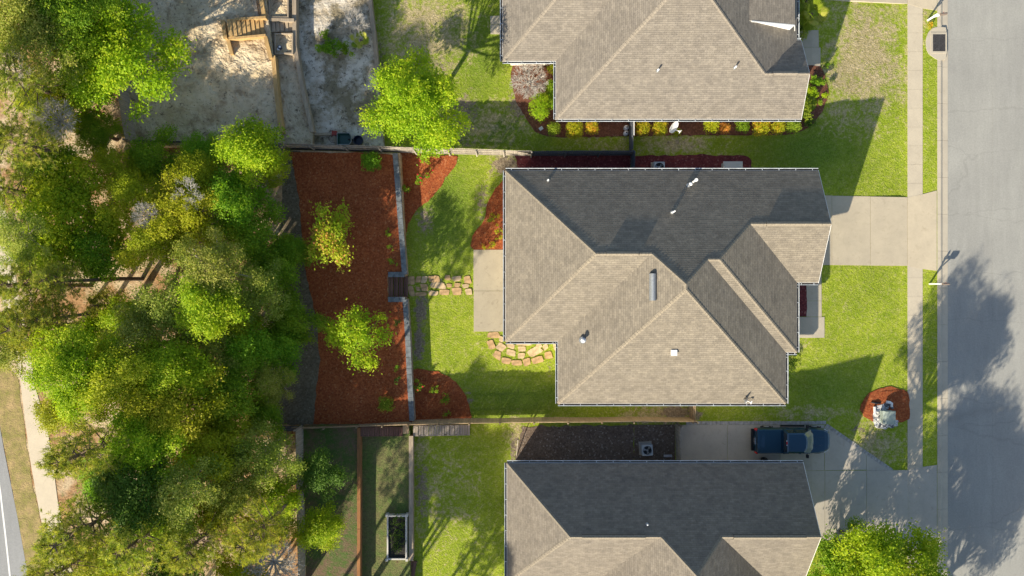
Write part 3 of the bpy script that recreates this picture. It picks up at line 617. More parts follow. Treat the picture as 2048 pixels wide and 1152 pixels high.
def windows(root, inv, items):
    """(x, y, facing 'N' 'S' 'E' 'W', width, sill, head)"""
    for x, y, f, w, z0, z1 in items:
        rz = {'S': 0, 'E': math.pi / 2, 'N': math.pi, 'W': -math.pi / 2}[f]
        m = MB()
        for a, b in (((-w / 2 - .08, -.05, z0 - .08), (-w / 2, .03, z1 + .08)), ((w / 2, -.05, z0 - .08), (w / 2 + .08, .03, z1 + .08)), ((-w / 2, -.05, z1), (w / 2, .03, z1 + .08)), ((-w / 2, -.07, z0 - .08), (w / 2, .03, z0)), ((-.02, -.045, z0), (.02, .03, z1)), ((-w / 2, -.043, (z0 + z1) / 2 - .02), (-.02, .03, (z0 + z1) / 2 + .02)), ((.02, -.043, (z0 + z1) / 2 - .02), (w / 2, .03, (z0 + z1) / 2 + .02))): m.box(a, b)
        o = m.build('window', M['white_trim'], root, (x + inv[0], y + inv[1], 0), (0, 0, rz))
        g = MB(); g.box((-w / 2, -.02, z0), (w / 2, .02, z1)); g.build('pane', M['glass'], o)
def garage_door(root, inv, x, y0, y1):
    m = MB(); n = 4; c = 8
    for i in range(n):
        for j in range(c):
            a = y0 + (y1 - y0) * j / c; b = y0 + (y1 - y0) * (j + 1) / c; m.box((x - .02, a + .03, .05 + i * .56 + .03), (x + .035, b - .03, .05 + (i + 1) * .56 - .03))
    m.box((x - .03, y0, .0), (x + .02, y1, 2.3)); m.build('garage_door', M['white_trim'], root, inv)

# --- the middle house
t_m = 0.493
Ax0, An, As = -0.49, 8.90, -4.05; Bx0, Bx1, Bs = 3.48, 20.74, -8.75; Dx1, Ds = 21.58, -4.88; Cx1, Cs = 23.2, 0.41
bl = [(Ax0, 15.0, As, An, 'WSN'), (Bx0, Bx1, Bs, An, 'WESN'), (12, Dx1, Ds, An, 'ESN'), (14, Cx1, Cs, An, 'SN')]
out = [(Ax0, As), (Bx0, As), (Bx0, Bs), (Bx1, Bs), (Bx1, Ds), (Dx1, Ds), (Dx1, Cs), (Cx1, Cs), (Cx1, An), (Ax0, An)]
hA, hB, hC, hD = (An - As) / 2, (Bx1 - Bx0) / 2, (An - Cs) / 2, (An - Ds) / 2
yA, yC, yD = (An + As) / 2, (An + Cs) / 2, (An + Ds) / 2; zA, zB, zC, zD = (EAVE + t_m * h for h in (hA, hB, hC, hD)); xB = (Bx0 + Bx1) / 2
caps = [corner_cap(Ax0, An, 1, -1, hA, t_m), corner_cap(Ax0, As, 1, 1, hA, t_m), ((Ax0 + hA, yA, zA), (Bx0 + hA, yA, zA)), corner_cap(Bx0, Bs, 1, 1, hB, t_m), corner_cap(Bx1, Bs, -1, 1, hB, t_m), ((Bx0 + hA, yA, zA), (xB, An - hB, zB)),
        ((xB, Bs + hB, zB), (xB, An - hB, zB)), ((Bx1 - hD, yD, zD), (xB, An - hB, zB)), ((Bx1 - hD, yD, zD), (Dx1 - hD, yD, zD)), corner_cap(Dx1, Ds, -1, 1, hD, t_m), ((Dx1 - hC, yC, zC), (Dx1 - hD, yD, zD)), ((Dx1 - hC, yC, zC), (Cx1, yC, zC))]
vents = [((6.7, yA, zA), (9.0, yA, zA)), ((18.5, yC, zC), (22.5, yC, zC))]
mid_house, mid_roof, inv = house('middle house with tan and slate shingle hip roof and a broad front driveway', bl, t_m, out, [(Cx1, Cs, An)], 'main_shingle', caps, vents)
windows(mid_house, inv, [(0.11, 5.5, 'W', 1.6, 0.9, 2.2), (0.11, -1.5, 'W', 2.2, 0.3, 2.3), (4.06, -6.5, 'W', 1.4, 0.9, 2.2), (8, -8.09, 'S', 1.5, 0.9, 2.2), (15, -8.09, 'S', 1.2, 0.9, 2.2), (4, 8.24, 'N', 1.2, 1.2, 2.2), (14, 8.24, 'N', 1.0, 1.2, 2.2), (20.0, -6.7, 'E', 1.6, 0.8, 2.3)])
garage_door(mid_house, inv, 22.5, 2.2, 7.1)
m = MB(); m.box((20.83, -3.4, 0.05), (20.88, -2.45, 2.15)); m.build('door', M['door_paint'], mid_house, inv)
# --- the upper house
Ax0, As = -0.72, 17.19; Bx0, Bx1, Bs = 3.33, 21.58, 12.80; Nn = 36.0; Cx1, Cn = 21.9, 18.75
bl = [(Bx0, Bx1, Bs, Nn, 'WESN'), (Ax0, 14, As, Nn, 'WSN'), (12, Cx1, Bs, Cn, 'SN')]
out = [(Ax0, As), (Bx0, As), (Bx0, Bs), (Cx1, Bs), (Cx1, Cn), (Bx1, Cn), (Bx1, Nn), (Ax0, Nn)]
hB = (Bx1 - Bx0) / 2; hC = (Cn - Bs) / 2; yC = (Cn + Bs) / 2; zC = EAVE + t_m * hC; xB = (Bx0 + Bx1) / 2; zB = EAVE + t_m * hB
caps = [corner_cap(Bx0, Bs, 1, 1, hB, t_m), ((Bx1 - hC, yC, zC), (xB, Bs + hB, zB)), ((Bx1 - hC, yC, zC), (Cx1, yC, zC)), corner_cap(Ax0, As, 1, 1, 9.4, t_m), ((xB, Bs + hB, zB), (xB, Nn - hB, zB)), corner_cap(Bx1, Nn, -1, -1, hB, t_m)]
up_house, up_roof, inv = house('upper house with pale taupe shingle roof behind a clipped shrub row', bl, t_m, out, [(Cx1, Bs, Cn)], 'pale_shingle', caps, [((19.2, yC, zC), (21.0, yC, zC))])
windows(up_house, inv, [(3.91, 15.0, 'W', 1.2, 0.9, 2.2), (8, 13.31, 'S', 1.5, 0.9, 2.2), (14, 13.31, 'S', 1.5, 0.9, 2.2), (18.5, 13.31, 'S', 1.2, 0.9, 2.2), (21.15, 15.7, 'E', 1.6, 0.8, 2.2), (20.83, 22, 'E', 1.6, 0.8, 2.2)])
m = MB()                                                        # low pitched porch roof laid over the east slope, with its white cheek
xa, za = 17.2, EAVE + t_m * (Bx1 - 17.2); xb, yb0, yb1 = 20.85, 19.4, 30.0; zb = za - 0.22 * (xb - xa); sl = math.sqrt(1 + 0.22 ** 2)
m.face([(xa, yb0, za + .01), (xb, yb0, zb), (xb, yb1, zb), (xa, yb1, za + .01)], 0, [(yb0, 9), (yb0, 9 - (xb - xa) * sl), (yb1, 9 - (xb - xa) * sl), (yb1, 9)])
zr = lambda x: EAVE + t_m * (Bx1 - x)
m.face([(xa, yb0 - .002, zr(xa) - .02), (xb, yb0 - .002, zr(xb) - .02), (xb, yb0 - .002, zb), (xa, yb0 - .002, za + .01)], 1)
m.face([(xb, yb0, zb), (xb, yb0, zr(xb) - .02), (xb, yb1, zr(xb) - .02), (xb, yb1, zb)], 1)
m.bar((xa + 0.2, yb0 - 0.03, za - 0.03), (xb, yb0 - 0.03, zb - 0.02), 0.09, 0.05, 1); m.bar((xb, yb0 - 0.07, zb - 0.02), (xb + .5, yb0 + 0.03, zr(xb + .5) + .02), 0.05, 0.05, 1)
m.build('porch_roof', [M['pale_shingle'], M['white_trim']], up_house, inv)
# --- the lower house
t_l = 0.66
Ax0, An, As = -0.38, -13.25, -22.31; Bx0, Bx1, Bs = 6.1, 19.5, -32.0; Cx1 = 22.05
bl = [(Ax0, 13, As, An, 'WSN'), (Bx0, Bx1, Bs, An, 'WESN'), (13, Cx1, As, An, 'SN')]
out = [(Ax0, As), (Bx0, As), (Bx0, Bs), (Bx1, Bs), (Bx1, As), (Cx1, As), (Cx1, An), (Ax0, An)]
hA, hB = (An - As) / 2, (Bx1 - Bx0) / 2; yA = (An + As) / 2; zA, zB = EAVE + t_l * hA, EAVE + t_l * hB; xB = (Bx0 + Bx1) / 2
caps = [corner_cap(Ax0, An, 1, -1, hA, t_l), corner_cap(Ax0, As, 1, 1, hA, t_l), ((Ax0 + hA, yA, zA), (Bx0 + hA, yA, zA)), ((Bx0 + hA, yA, zA), (xB, An - hB, zB)), ((Bx1 - hA, yA, zA), (xB, An - hB, zB)), ((Bx1 - hA, yA, zA), (Cx1, yA, zA)), ((xB, An - hB, zB), (xB, Bs + hB, zB)), corner_cap(Bx0, Bs, 1, 1, hB, t_l), corner_cap(Bx1, Bs, -1, 1, hB, t_l)]
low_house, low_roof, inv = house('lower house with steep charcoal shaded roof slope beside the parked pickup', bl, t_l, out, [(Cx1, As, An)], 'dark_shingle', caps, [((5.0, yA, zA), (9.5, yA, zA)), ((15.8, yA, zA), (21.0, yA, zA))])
windows(low_house, inv, [(0.22, -17, 'W', 1.6, 0.9, 2.2), (5, -13.76, 'N', 1.2, 1.1, 2.2), (17, -13.76, 'N', 1.0, 1.1, 2.2)])
garage_door(low_house, inv, 21.3, -20.5, -15.2)

# --- roof fittings (each a sub-part of its roof)
def on_roof(px, py, plane, guess=4.5):
    """the point of a roof plane seen at that spot of the plan"""
    z = guess
    for _ in range(30): x, y = P(px, py, z); z = plane(x, y)
    return x, y, z
mS = lambda x, y: EAVE + t_m * (y + 8.75); mN = lambda x, y: EAVE + t_m * (8.90 - y); mW = lambda x, y: EAVE + t_m * (x - 3.48)
uS = lambda x, y: EAVE + t_m * (y - 12.80); lN = lambda x, y: EAVE + t_l * (-13.25 - y)
def pipe_vent(roof, inv, px, py, plane, r=0.05, h=0.35, cap=0.0, two=False):
    x, y, z = on_roof(px, py, plane); x, y = x + 0, y + 0; m = MB()
    m.disc((x, y), r, z - 0.15, z + h, 14); m.disc((x, y), r * 2.2, z - 0.05, z + 0.03 + r, 14, 1)
    if cap: m.disc((x, y), cap, z + h, z + h + 0.10, 18); m.tube([(x, y, z + h + .10), (x, y, z + h + .16)], [cap, cap * .4], 18)
    if two: m.disc((x + 0.42, y + 0.3), r, z - 0.35, z + h * 0.9, 14); m.disc((x + 0.42, y + 0.3), r * 1.8, z + h * 0.9, z + h * 0.9 + .12, 14)
    m.build('roof_vent', [M['vent_white'], M['galvanised']], roof, (0, 0, 0), smooth=False)
pipe_vent(mid_roof, None, 1096, 361, mN, 0.05, 0.45); pipe_vent(mid_roof, None, 1344, 425, mN, 0.06, 0.9); pipe_vent(mid_roof, None, 1376, 371, mN, 0.07, 0.75, 0.13, True); pipe_vent(mid_roof, None, 1165, 680, mW, 0.12, 0.4, 0.17)
pipe_vent(up_roof, None, 1315, 142, uS, 0.05, 0.3, 0.07); pipe_vent(up_roof, None, 1469, 136, uS, 0.05, 0.3, 0.07); pipe_vent(low_roof, None, 1294, 1048, lN, 0.05, 0.25)
x, y, z = on_roof(1347, 705, mS); m = MB(); m.box((x - .18, y - .16, z - .12), (x + .18, y + .16, z + .14)); m.box((x - .23, y - .21, z + .14), (x + .23, y + .21, z + .2)); m.build('square_vent', M['vent_white'], mid_roof, bevel=.01)
xa, ya, za = on_roof(1306, 547, mW); _, yb, _ = on_roof(1306, 601, mW)  # long half-round metal hood
m = MB(); w = 0.22; n = 10
ring = [(xa + w * math.cos(math.pi * k / n), za + 0.04 + 0.24 * math.sin(math.pi * k / n)) for k in range(n + 1)]
for k in range(n): m.face([(ring[k][0], yb, ring[k][1]), (ring[k + 1][0], yb, ring[k + 1][1]), (ring[k + 1][0], ya, ring[k + 1][1]), (ring[k][0], ya, ring[k][1])][::-1])
m.face([(a, yb, b) for a, b in ring] + [(xa - w, yb, za - .3), (xa + w, yb, za - .3)][::1]); m.face([(a, ya - .12, b) for a, b in ring][::-1] + [(xa + w, ya - .12, za - .3), (xa - w, ya - .12, za - .3)], 1)
m.box((xa - w - .03, yb, za - .4), (xa - w, ya, za + .06)); m.box((xa + w, yb, za - .4), (xa + w + .03, ya, za + .06))
m.build('metal_hood', [M['galvanised'], M['pit_black']], mid_roof)
# fittings were placed in world metres: move them into their roof's frame
for rf in (mid_roof, up_roof, low_roof):
    for c in rf.children:
        c.location = (0, 0, 0)
# ------------------------------------------------------------------ fences
def fence(name, label, pts, h, mat, zb=0.0, seed=0, rail_side=1, gap=0.012, wav=0.05, group=None):
    """board fence along pts (world); boards are one panel part per run, each post its own part"""
    root = empty(name, (pts[0][0], pts[0][1], zb)); tag(root, label, 'fence', group); rnd = random.Random(seed)
    inv = (-pts[0][0], -pts[0][1], -zb); zs = zb if hasattr(zb, '__call__') else None
    pm = None
    for i in range(len(pts) - 1):
        a, b = Vector((*pts[i], 0)), Vector((*pts[i + 1], 0)); L = (b - a).length; u = (b - a) / L; s = Vector((-u.y, u.x, 0)); ang = math.atan2(u.y, u.x)
        m = MB(); k = int(L / (0.14 + gap)); ph = rnd.random() * 6
        for j in range(k):
            c = a + u * ((j + 0.5) * L / k) + s * (rnd.gauss(0, 0.006) + wav * 0.5 * math.sin(j * 0.11 + ph)); hh = h + rnd.gauss(0, 0.02) + wav * math.sin(j * 0.05 + ph)
            wj = 0.14 * rnd.uniform(0.93, 1.0)
            m.box((c.x - wj / 2, c.y - 0.009, zb + 0.02), (c.x + wj / 2, c.y + 0.009, zb + hh), rz=ang + rnd.gauss(0, 0.012))
        m.build('board_panel', M[mat], root, inv)
        m = MB()
        for zz in (0.3, 0.95, h - 0.22):
            p, q = a + s * rail_side * 0.055, b + s * rail_side * 0.055; m.bar((p.x, p.y, zb + zz), (q.x, q.y, zb + zz), 0.05, 0.09)
        m.build('rail', M[mat], root, inv)
        n = max(1, round(L / 2.4))
        for j in range(n + 1):
            c = a + u * (L * j / n) + s * rail_side * 0.125
            if pm is None:
                q = MB(); q.box((-.05, -.05, -0.1), (.05, .05, h + 0.03)); pm = q.mesh('post', M[mat])
            o = obj('post', pm, root, (c.x - pts[0][0], c.y - pts[0][1], 0), (0, 0, ang + rnd.gauss(0, .04)))
    return root
fence('board_fence', 'weathered grey board fence along the north edge of the red mulch yard', PL([(566, 297), (700, 301), (900, 307), (1062, 311)], 0.3), 2.0, 'grey_wood', 0.25, 1, -1)
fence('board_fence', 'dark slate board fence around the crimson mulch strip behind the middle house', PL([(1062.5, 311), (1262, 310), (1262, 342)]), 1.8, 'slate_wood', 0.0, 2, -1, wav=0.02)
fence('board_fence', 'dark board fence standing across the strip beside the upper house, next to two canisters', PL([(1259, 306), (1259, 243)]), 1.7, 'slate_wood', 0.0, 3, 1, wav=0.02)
m = MB(); x, y0 = P(1259, 280); _, y1 = P(1259, 240); m.tube([(x + .06, y0, 1.74), (x + .06, y1, 1.74)], 0.035, 8); tag(m.build('white_rail', M['white_paint']), 'thin white pipe rail lying on top of the dark fence by the upper house', 'rail')
fence('board_fence', 'long tan board fence between the middle yard and the lower yard', PL([(590, 851), (720, 845.5), (820, 842), (1000, 838), (1200, 836.5), (1386, 836)], 0.6), 1.9, 'tan_wood', 0.1, 4, -1, 0.016)
fence('board_fence', 'short board fence joining the long tan fence to the middle house corner', PL([(1379, 838), (1379, 800)]), 1.75, 'tan_wood', 0.0, 5, 1)
fence('board_fence', 'grey board fence with gate between the soil strip and lower driveway', PL([(1351, 846), (1351, 918)]), 1.75, 'grey_wood', 0.0, 6, 1)
fence('board_fence', 'brown board fence along the wood side of the lower yard', PL([(606, 852), (608, 1000), (612, 1170)], 1.5), 1.8, 'grey_wood', 1.5, 7, -1)
fence('board_fence', 'blue grey board fence between the wood and the sandy yard', PL([(212, -30), (238, 90), (262, 210), (274, 287)], 1.9), 1.9, 'grey_wood', 1.7, 8, -1)
fence('board_fence', 'dark board fence along the bottom of the sandy terrace', PL([(276, 288), (420, 291), (566, 297)], 1.0), 1.7, 'slate_wood', 0.9, 9, -1)
fence('board_fence', 'grey board fence end running from the lower yard corner into the wood', PL([(606, 853), (552, 853)], 1.0), 1.8, 'slate_wood', 1.0, 10, -1)
# ------------------------------------------------------------------ retaining walls
def retaining(name, label, pts, z1, w, capmat, facemat, unit=0.45, seed=1):
    """block wall with its cap units, along pts on the plan level z1"""
    pts = PL(pts, z1); root = empty(name, (*pts[0], 0)); tag(root, label, 'retaining wall'); inv = (-pts[0][0], -pts[0][1], 0); rnd = random.Random(seed)
    wm, cm = MB(), MB()
    for i in range(len(pts) - 1):
        a, b = Vector((*pts[i], 0)), Vector((*pts[i + 1], 0)); L = (b - a).length; u = (b - a) / L; ang = math.atan2(u.y, u.x); k = max(1, round(L / unit))
        rows = max(1, int((z1 - 0.08) / 0.2))
        for j in range(k):
            c = a + u * ((j + .5) * L / k); l = L / k
            cm.box((c.x - l / 2 + .008, c.y - w / 2, z1 - .09), (c.x + l / 2 - .008, c.y + w / 2, z1 + rnd.gauss(0, .006)), rz=ang + rnd.gauss(0, .02))
            for r in range(rows):
                o = rnd.gauss(0, .008); wm.box((c.x - l / 2 + .005, c.y - w / 2 + .05 + o, -.2 if r == 0 else r * (z1 - .09) / rows), (c.x + l / 2 - .005, c.y + w / 2 - .03 + o, (r + 1) * (z1 - .09) / rows - .006), rz=ang)
    wm.build('wall', M[facemat], root, inv); cm.build('cap', M[capmat], root, inv); return root
retaining('block_wall', 'upper run of blue grey block retaining wall beside the red mulch terrace', [(790, 306), (796, 380), (802, 460), (809, 549), (776, 549)], 1.12, .40, 'block_cap', 'block_face')
retaining('block_wall', 'lower run of blue grey block retaining wall with sunlit caps below the deck steps', [(776, 599), (810, 599), (815, 670), (819, 760), (824, 842)], 1.12, .40, 'block_cap', 'block_face', seed=2)
def timber_wall(label, pts, z1, z0, mat, w=0.2, name='timber_wall'):
    pts = PL(pts, z1); root = empty(name, (*pts[0], z0)); tag(root, label, 'retaining wall'); inv = (-pts[0][0], -pts[0][1], -z0); rnd = random.Random(3)
    cap = MB(); wl = MB()
    for i in range(len(pts) - 1):
        a, b = Vector((*pts[i], 0)), Vector((*pts[i + 1], 0)); L = (b - a).length; u = (b - a) / L; k = max(1, round(L / 2.4))
        for j in range(k):
            p, q = a + u * (L * j / k + .006), a + u * (L * (j + 1) / k - .006); e = rnd.gauss(0, .006)
            cap.bar((p.x, p.y, z1 - .03 + e), (q.x, q.y, z1 - .03 + e), w, .06)
            n = max(1, int((z1 - z0) / .2))
            for r in range(n):
                zc = z0 + (r + .5) * (z1 - .06 - z0) / n; wl.bar((p.x, p.y, zc), (q.x, q.y, zc), w * .72, (z1 - .06 - z0) / n - .008)
    wl.build('timber', M[mat], root, inv); cap.build('cap', M[mat], root, inv); return root
timber_wall('orange stained timber retaining wall between shaded soil and the grass terrace', [(717.5, 856), (717.5, 1000), (717, 1175)], 1.62, 0.5, 'orange_timber', .24)
timber_wall('grey board capped retaining wall beside the raised bed and dappled lawn', [(822, 872), (822, 1000), (822, 1122)], .9, -0.1, 'grey_timber', .34)
timber_wall('long sunlit timber retaining wall dividing sand terrace from sand path', [(546, 110), (553, 190), (562, 264)], 2.12, 1.2, 'timber', .3)
timber_wall('grey timber retaining wall running from the planter boxes to the lower sand fence', [(588, -30), (589, 92), (603, 170), (624, 264)], 1.55, .5, 'grey_timber', .3)
timber_wall('short brown timber wall at the upper left of the sandy yard stairs', [(445, 40), (450, 76)], 2.4, 1.7, 'timber', .3)
timber_wall('thin timber edge crossing the sand terrace above the stairs', [(505, -30), (511, 18), (515, 36)], 2.1, 1.8, 'grey_timber', .26)
timber_wall('golden timber edge above the sandy yard stairs', [(517, -30), (528, 34)], 2.3, 1.3, 'timber', .28)
timber_wall('golden timber edge below the sandy yard stairs', [(530, 72), (541, 116)], 2.3, 1.3, 'timber', .28)
timber_wall('golden timber cheek along the top of the left stair flight', [(470, 38), (531, 34)], 2.42, 1.8, 'timber', .17)
timber_wall('golden timber cheek along the foot of the left stair flight', [(456, 77), (531, 70)], 2.42, 1.8, 'timber', .17)
timber_wall('pale timber cheek between the upper planter box and the right stair flight', [(533, 39), (588, 40)], 1.75, 1.2, 'grey_timber', .24)
timber_wall('timber edge under the left flight of the sandy yard stairs', [(456, 80), (463, 108)], 2.25, 1.75, 'timber', .26)
timber_wall('weathered timber post wall at the edge of the pale sandy yard', [(737, -30), (741, 16), (747, 62), (753, 128), (757, 150)], .86, -.1, 'grey_timber', .3)
timber_wall('timber kerb around the sand patch beside the green cart', [(560, 294), (562, 268), (668, 268), (672, 292)], 1.0, .5, 'grey_timber', .18)
# ------------------------------------------------------------------ steps
def steps(label, pts_from, pts_to, width, z_from, z_to, n, mat, planks=2, name='wooden_steps'):
    """flight going from one end to the other; width across"""
    a, b = Vector((*pts_from, 0)), Vector((*pts_to, 0)); L = (b - a).length; u = (b - a) / L; ang = math.atan2(u.y, u.x)
    root = empty(name, (a.x, a.y, min(z_from, z_to)), ang); tag(root, label, 'steps'); rnd = random.Random(n); z0 = min(z_from, z_to); run = L / n
    for i in range(n):
        z = z_from + (z_to - z_from) * (i + .5) / n - z0; m = MB()
        for k in range(planks):
            l = run / planks; m.box((i * run + k * l + .012, -width / 2 + rnd.gauss(0, .015), z - .045), (i * run + (k + 1) * l - .012, width / 2 + rnd.gauss(0, .015), z + rnd.gauss(0, .004)))
        m.build('tread', M[mat], root)
    for s in (-1, 1):
        m = MB()
        m.bar((0, s * (width / 2 + .03), z_from - z0 - .12), (L, s * (width / 2 + .03), z_to - z0 - .12), .05, .24); m.build('stringer', M[mat], root)
    return root
steps('reddish brown deck steps through the block wall, leading to the flagstone path', P(777, 573, .9), P(816, 573, .2), 1.55, 1.0, .12, 4, 'deck_wood')
steps('brown shaded plank steps under the long tan fence, left of the corner post', P(721, 863, 1.4), P(806, 863, .8), .62, 1.5, .82, 9, 'deck_wood')
steps('sun bleached plank steps under the long tan fence, above the dappled lawn', P(826, 862, .8), P(940, 860, .1), .72, .8, .14, 11, 'grey_deck')
steps('red brown steps at the foot of the raised garden bed', P(789, 1142, .75), P(831, 1142, .1), 1.4, .8, .1, 5, 'deck_wood', 1)
steps('golden timber stair flight on the upper left of the sandy yard', P(457, 58, 2.3), P(528, 53, 2.0), 1.25, 2.5, 1.98, 8, 'timber', 1)
steps('grey timber stair flight between the two square planter boxes', P(535, 54, 1.6), P(585, 52, 1.4), .72, 1.72, 1.36, 6, 'grey_timber', 1)
o = MB(); c = P(812, 858, 1.0); o.box((c[0] - .2, c[1] - .3, .0), (c[0] + .2, c[1] + .3, 1.05)); o.box((c[0] - .24, c[1] - .34, 1.05), (c[0] + .24, c[1] + .34, 1.11)); tag(o.build('corner_post', M['tan_wood'], bevel=.01), 'square tan landing post between the two plank step flights', 'post')
def planter(label, a, b, z, h, mat, fill, posts=False, name='planter_box'):
    (x0, y1), (x1, y0) = P(*a, z + h), P(*b, z + h); root = empty(name, (x0, y0, z)); tag(root, label, 'planter'); w, d = x1 - x0, y1 - y0; t_ = .11
    m = MB()
    for q in (((0, 0, -.1), (w, t_, h)), ((0, d - t_, -.1), (w, d, h)), ((0, t_, -.1), (t_, d - t_, h)), ((w - t_, t_, -.1), (w, d - t_, h))): m.box(*q)
    m.build('frame', M[mat], root)
    m = MB(); m.box((t_ * .9, t_ * .9, -.1), (w - t_ * .9, d - t_ * .9, h - .15)); m.build('soil', M[fill], root)
    if posts:
        for x in (0, w):
            for y in (0, d): m = MB(); m.box((x - .09, y - .09, -.1), (x + .09, y + .09, h + .07)); m.build('post', M[mat], root)
    return root
planter('square timber planter box above the sandy yard stairs, filled with sand', (537, -4), (577, 36), 1.2, .5, 'grey_timber', 'sand')
planter('square timber planter box below the sandy yard stairs with a blue bucket inside', (549, 66), (586, 108), 1.2, .5, 'grey_timber', 'sand')
planter('long raised garden bed with a pale frame and dark leafy soil', (773.5, 1031), (813.5, 1120), .75, .45, 'white_frame', 'soil_bed', True, 'garden_bed')
m = MB(); c = P(559, 94, 1.8); m.tube([(c[0], c[1], 1.5), (c[0], c[1], 1.8)], [.13, .16], 14); m.box((c[0] - .2, c[1] - .22, 1.5), (c[0] - .05, c[1] - .05, 1.75), 1); m.box((c[0] - .05, c[1] - .06, 1.8), (c[0] + .1, c[1] + .08, 1.85), 1)
tag(m.build('bucket', [M['navy_plastic'], M['white_paint']]), 'small blue and white bucket standing in the lower planter box', 'bucket')
# ------------------------------------------------------------------ flagstones
def ordinal(k): return ['first', 'second', 'third', 'fourth', 'fifth', 'sixth', 'seventh', 'eighth', 'ninth', 'tenth', 'eleventh', 'twelfth', 'thirteenth', 'fourteenth', 'fifteenth'][k]
def stone(label, cx, cy, w, d, ang, mat, seed, group, z=.055):
    rnd = random.Random(seed); n = rnd.choice((5, 6, 6, 7)); pts = []
    for k in range(n * 3):
        th = 2 * math.pi * k / (n * 3); q = 7
        r = 1 / (abs(math.cos(th)) ** q + abs(math.sin(th)) ** q) ** (1 / q); pts.append([r * w / 2 * math.cos(th), r * d / 2 * math.sin(th)])
    for k in range(len(pts)):
        e = 1 + rnd.gauss(0, .035); pts[k] = (pts[k][0] * e, pts[k][1] * e)
    sh = rnd.uniform(-.3, .3); tp = rnd.uniform(-.3, .3); pts = [((x + y * sh) * (1 + tp * y / d), y * (1 - tp * .6 * x / w)) for x, y in pts]
    m = MB(); m.prism(pts, -.06, z + rnd.gauss(0, .008))
    o = m.build('flagstone', M[mat], None, (cx, cy, 0), (rnd.gauss(0, .01), rnd.gauss(0, .01), ang)); tag(o, label, 'stone', group)
def zoomstone(u0, v0, u1, v1, ox, oy, k=10.24): return ox + (u0 + u1) / 2 / k, oy + (v0 + v1) / 2 / k, (u1 - u0) / k * .04, (v1 - v0) / k * .04
rows = {'top': [(1720, 225, 1860, 380), (1480, 230, 1660, 335), (1325, 205, 1440, 310), (1000, 220, 1220, 350), (850, 225, 965, 370), (735, 230, 840, 360), (572, 235, 710, 400)],
        'middle': [(1690, 395, 1820, 470), (1525, 370, 1640, 450), (1365, 385, 1470, 455), (1030, 355, 1340, 480), (840, 390, 980, 535), (742, 445, 815, 530)],
        'bottom': [(1750, 485, 1885, 612), (1480, 465, 1668, 615), (1220, 505, 1420, 615), (1000, 530, 1190, 625), (732, 560, 950, 632), (585, 425, 700, 635)]}
k = 0
for r, lst in rows.items():
    for i, q in enumerate(lst):
        cx, cy, w, d = zoomstone(*q, 760, 530); x, y = P(cx, cy); k += 1
        stone(f'{ordinal(i)} flagstone from the patio in the {r} row of the stepping path', x, y, w, d, random.Random(k).gauss(0, .05), ('flagstone', 'flagstone', 'pale_flagstone')[k % 3], k, 'flagstones of the stepping path')
outer = [(245, 245, 510, 375, 0), (262, 400, 400, 610, .35), (375, 630, 540, 800, -.5), (540, 770, 735, 905, -.2), (740, 820, 965, 935, 0), (985, 780, 1140, 940, .35), (1160, 745, 1400, 890, .3), (1420, 640, 1580, 800, .1)]
inner = [(490, 335, 600, 455, -.4), (440, 470, 620, 640, -.6), (640, 605, 835, 735, -.25), (875, 670, 1020, 795, 0), (640, 475, 820, 585, -.4), (880, 535, 1040, 650, 0), (840, 462, 1160, 525, 0), (1080, 555, 1370, 735, .5), (1260, 470, 1370, 580, .4), (1385, 490, 1500, 610, .6), (1605, 460, 1690, 640, .1)]
for nm, lst, mt in (('outer', outer, 'flagstone'), ('inner', inner, 'pale_flagstone')):
    for i, q in enumerate(lst):
        cx, cy, w, d = zoomstone(*q[:4], 950, 640); x, y = P(cx, cy); k += 1
        stone(f'{ordinal(i)} flagstone along the {nm} arc of the curved paving, counted from the patio corner', x, y, w * .95, d * .9, q[4], mt, k + 50, 'flagstones of the curved paving')
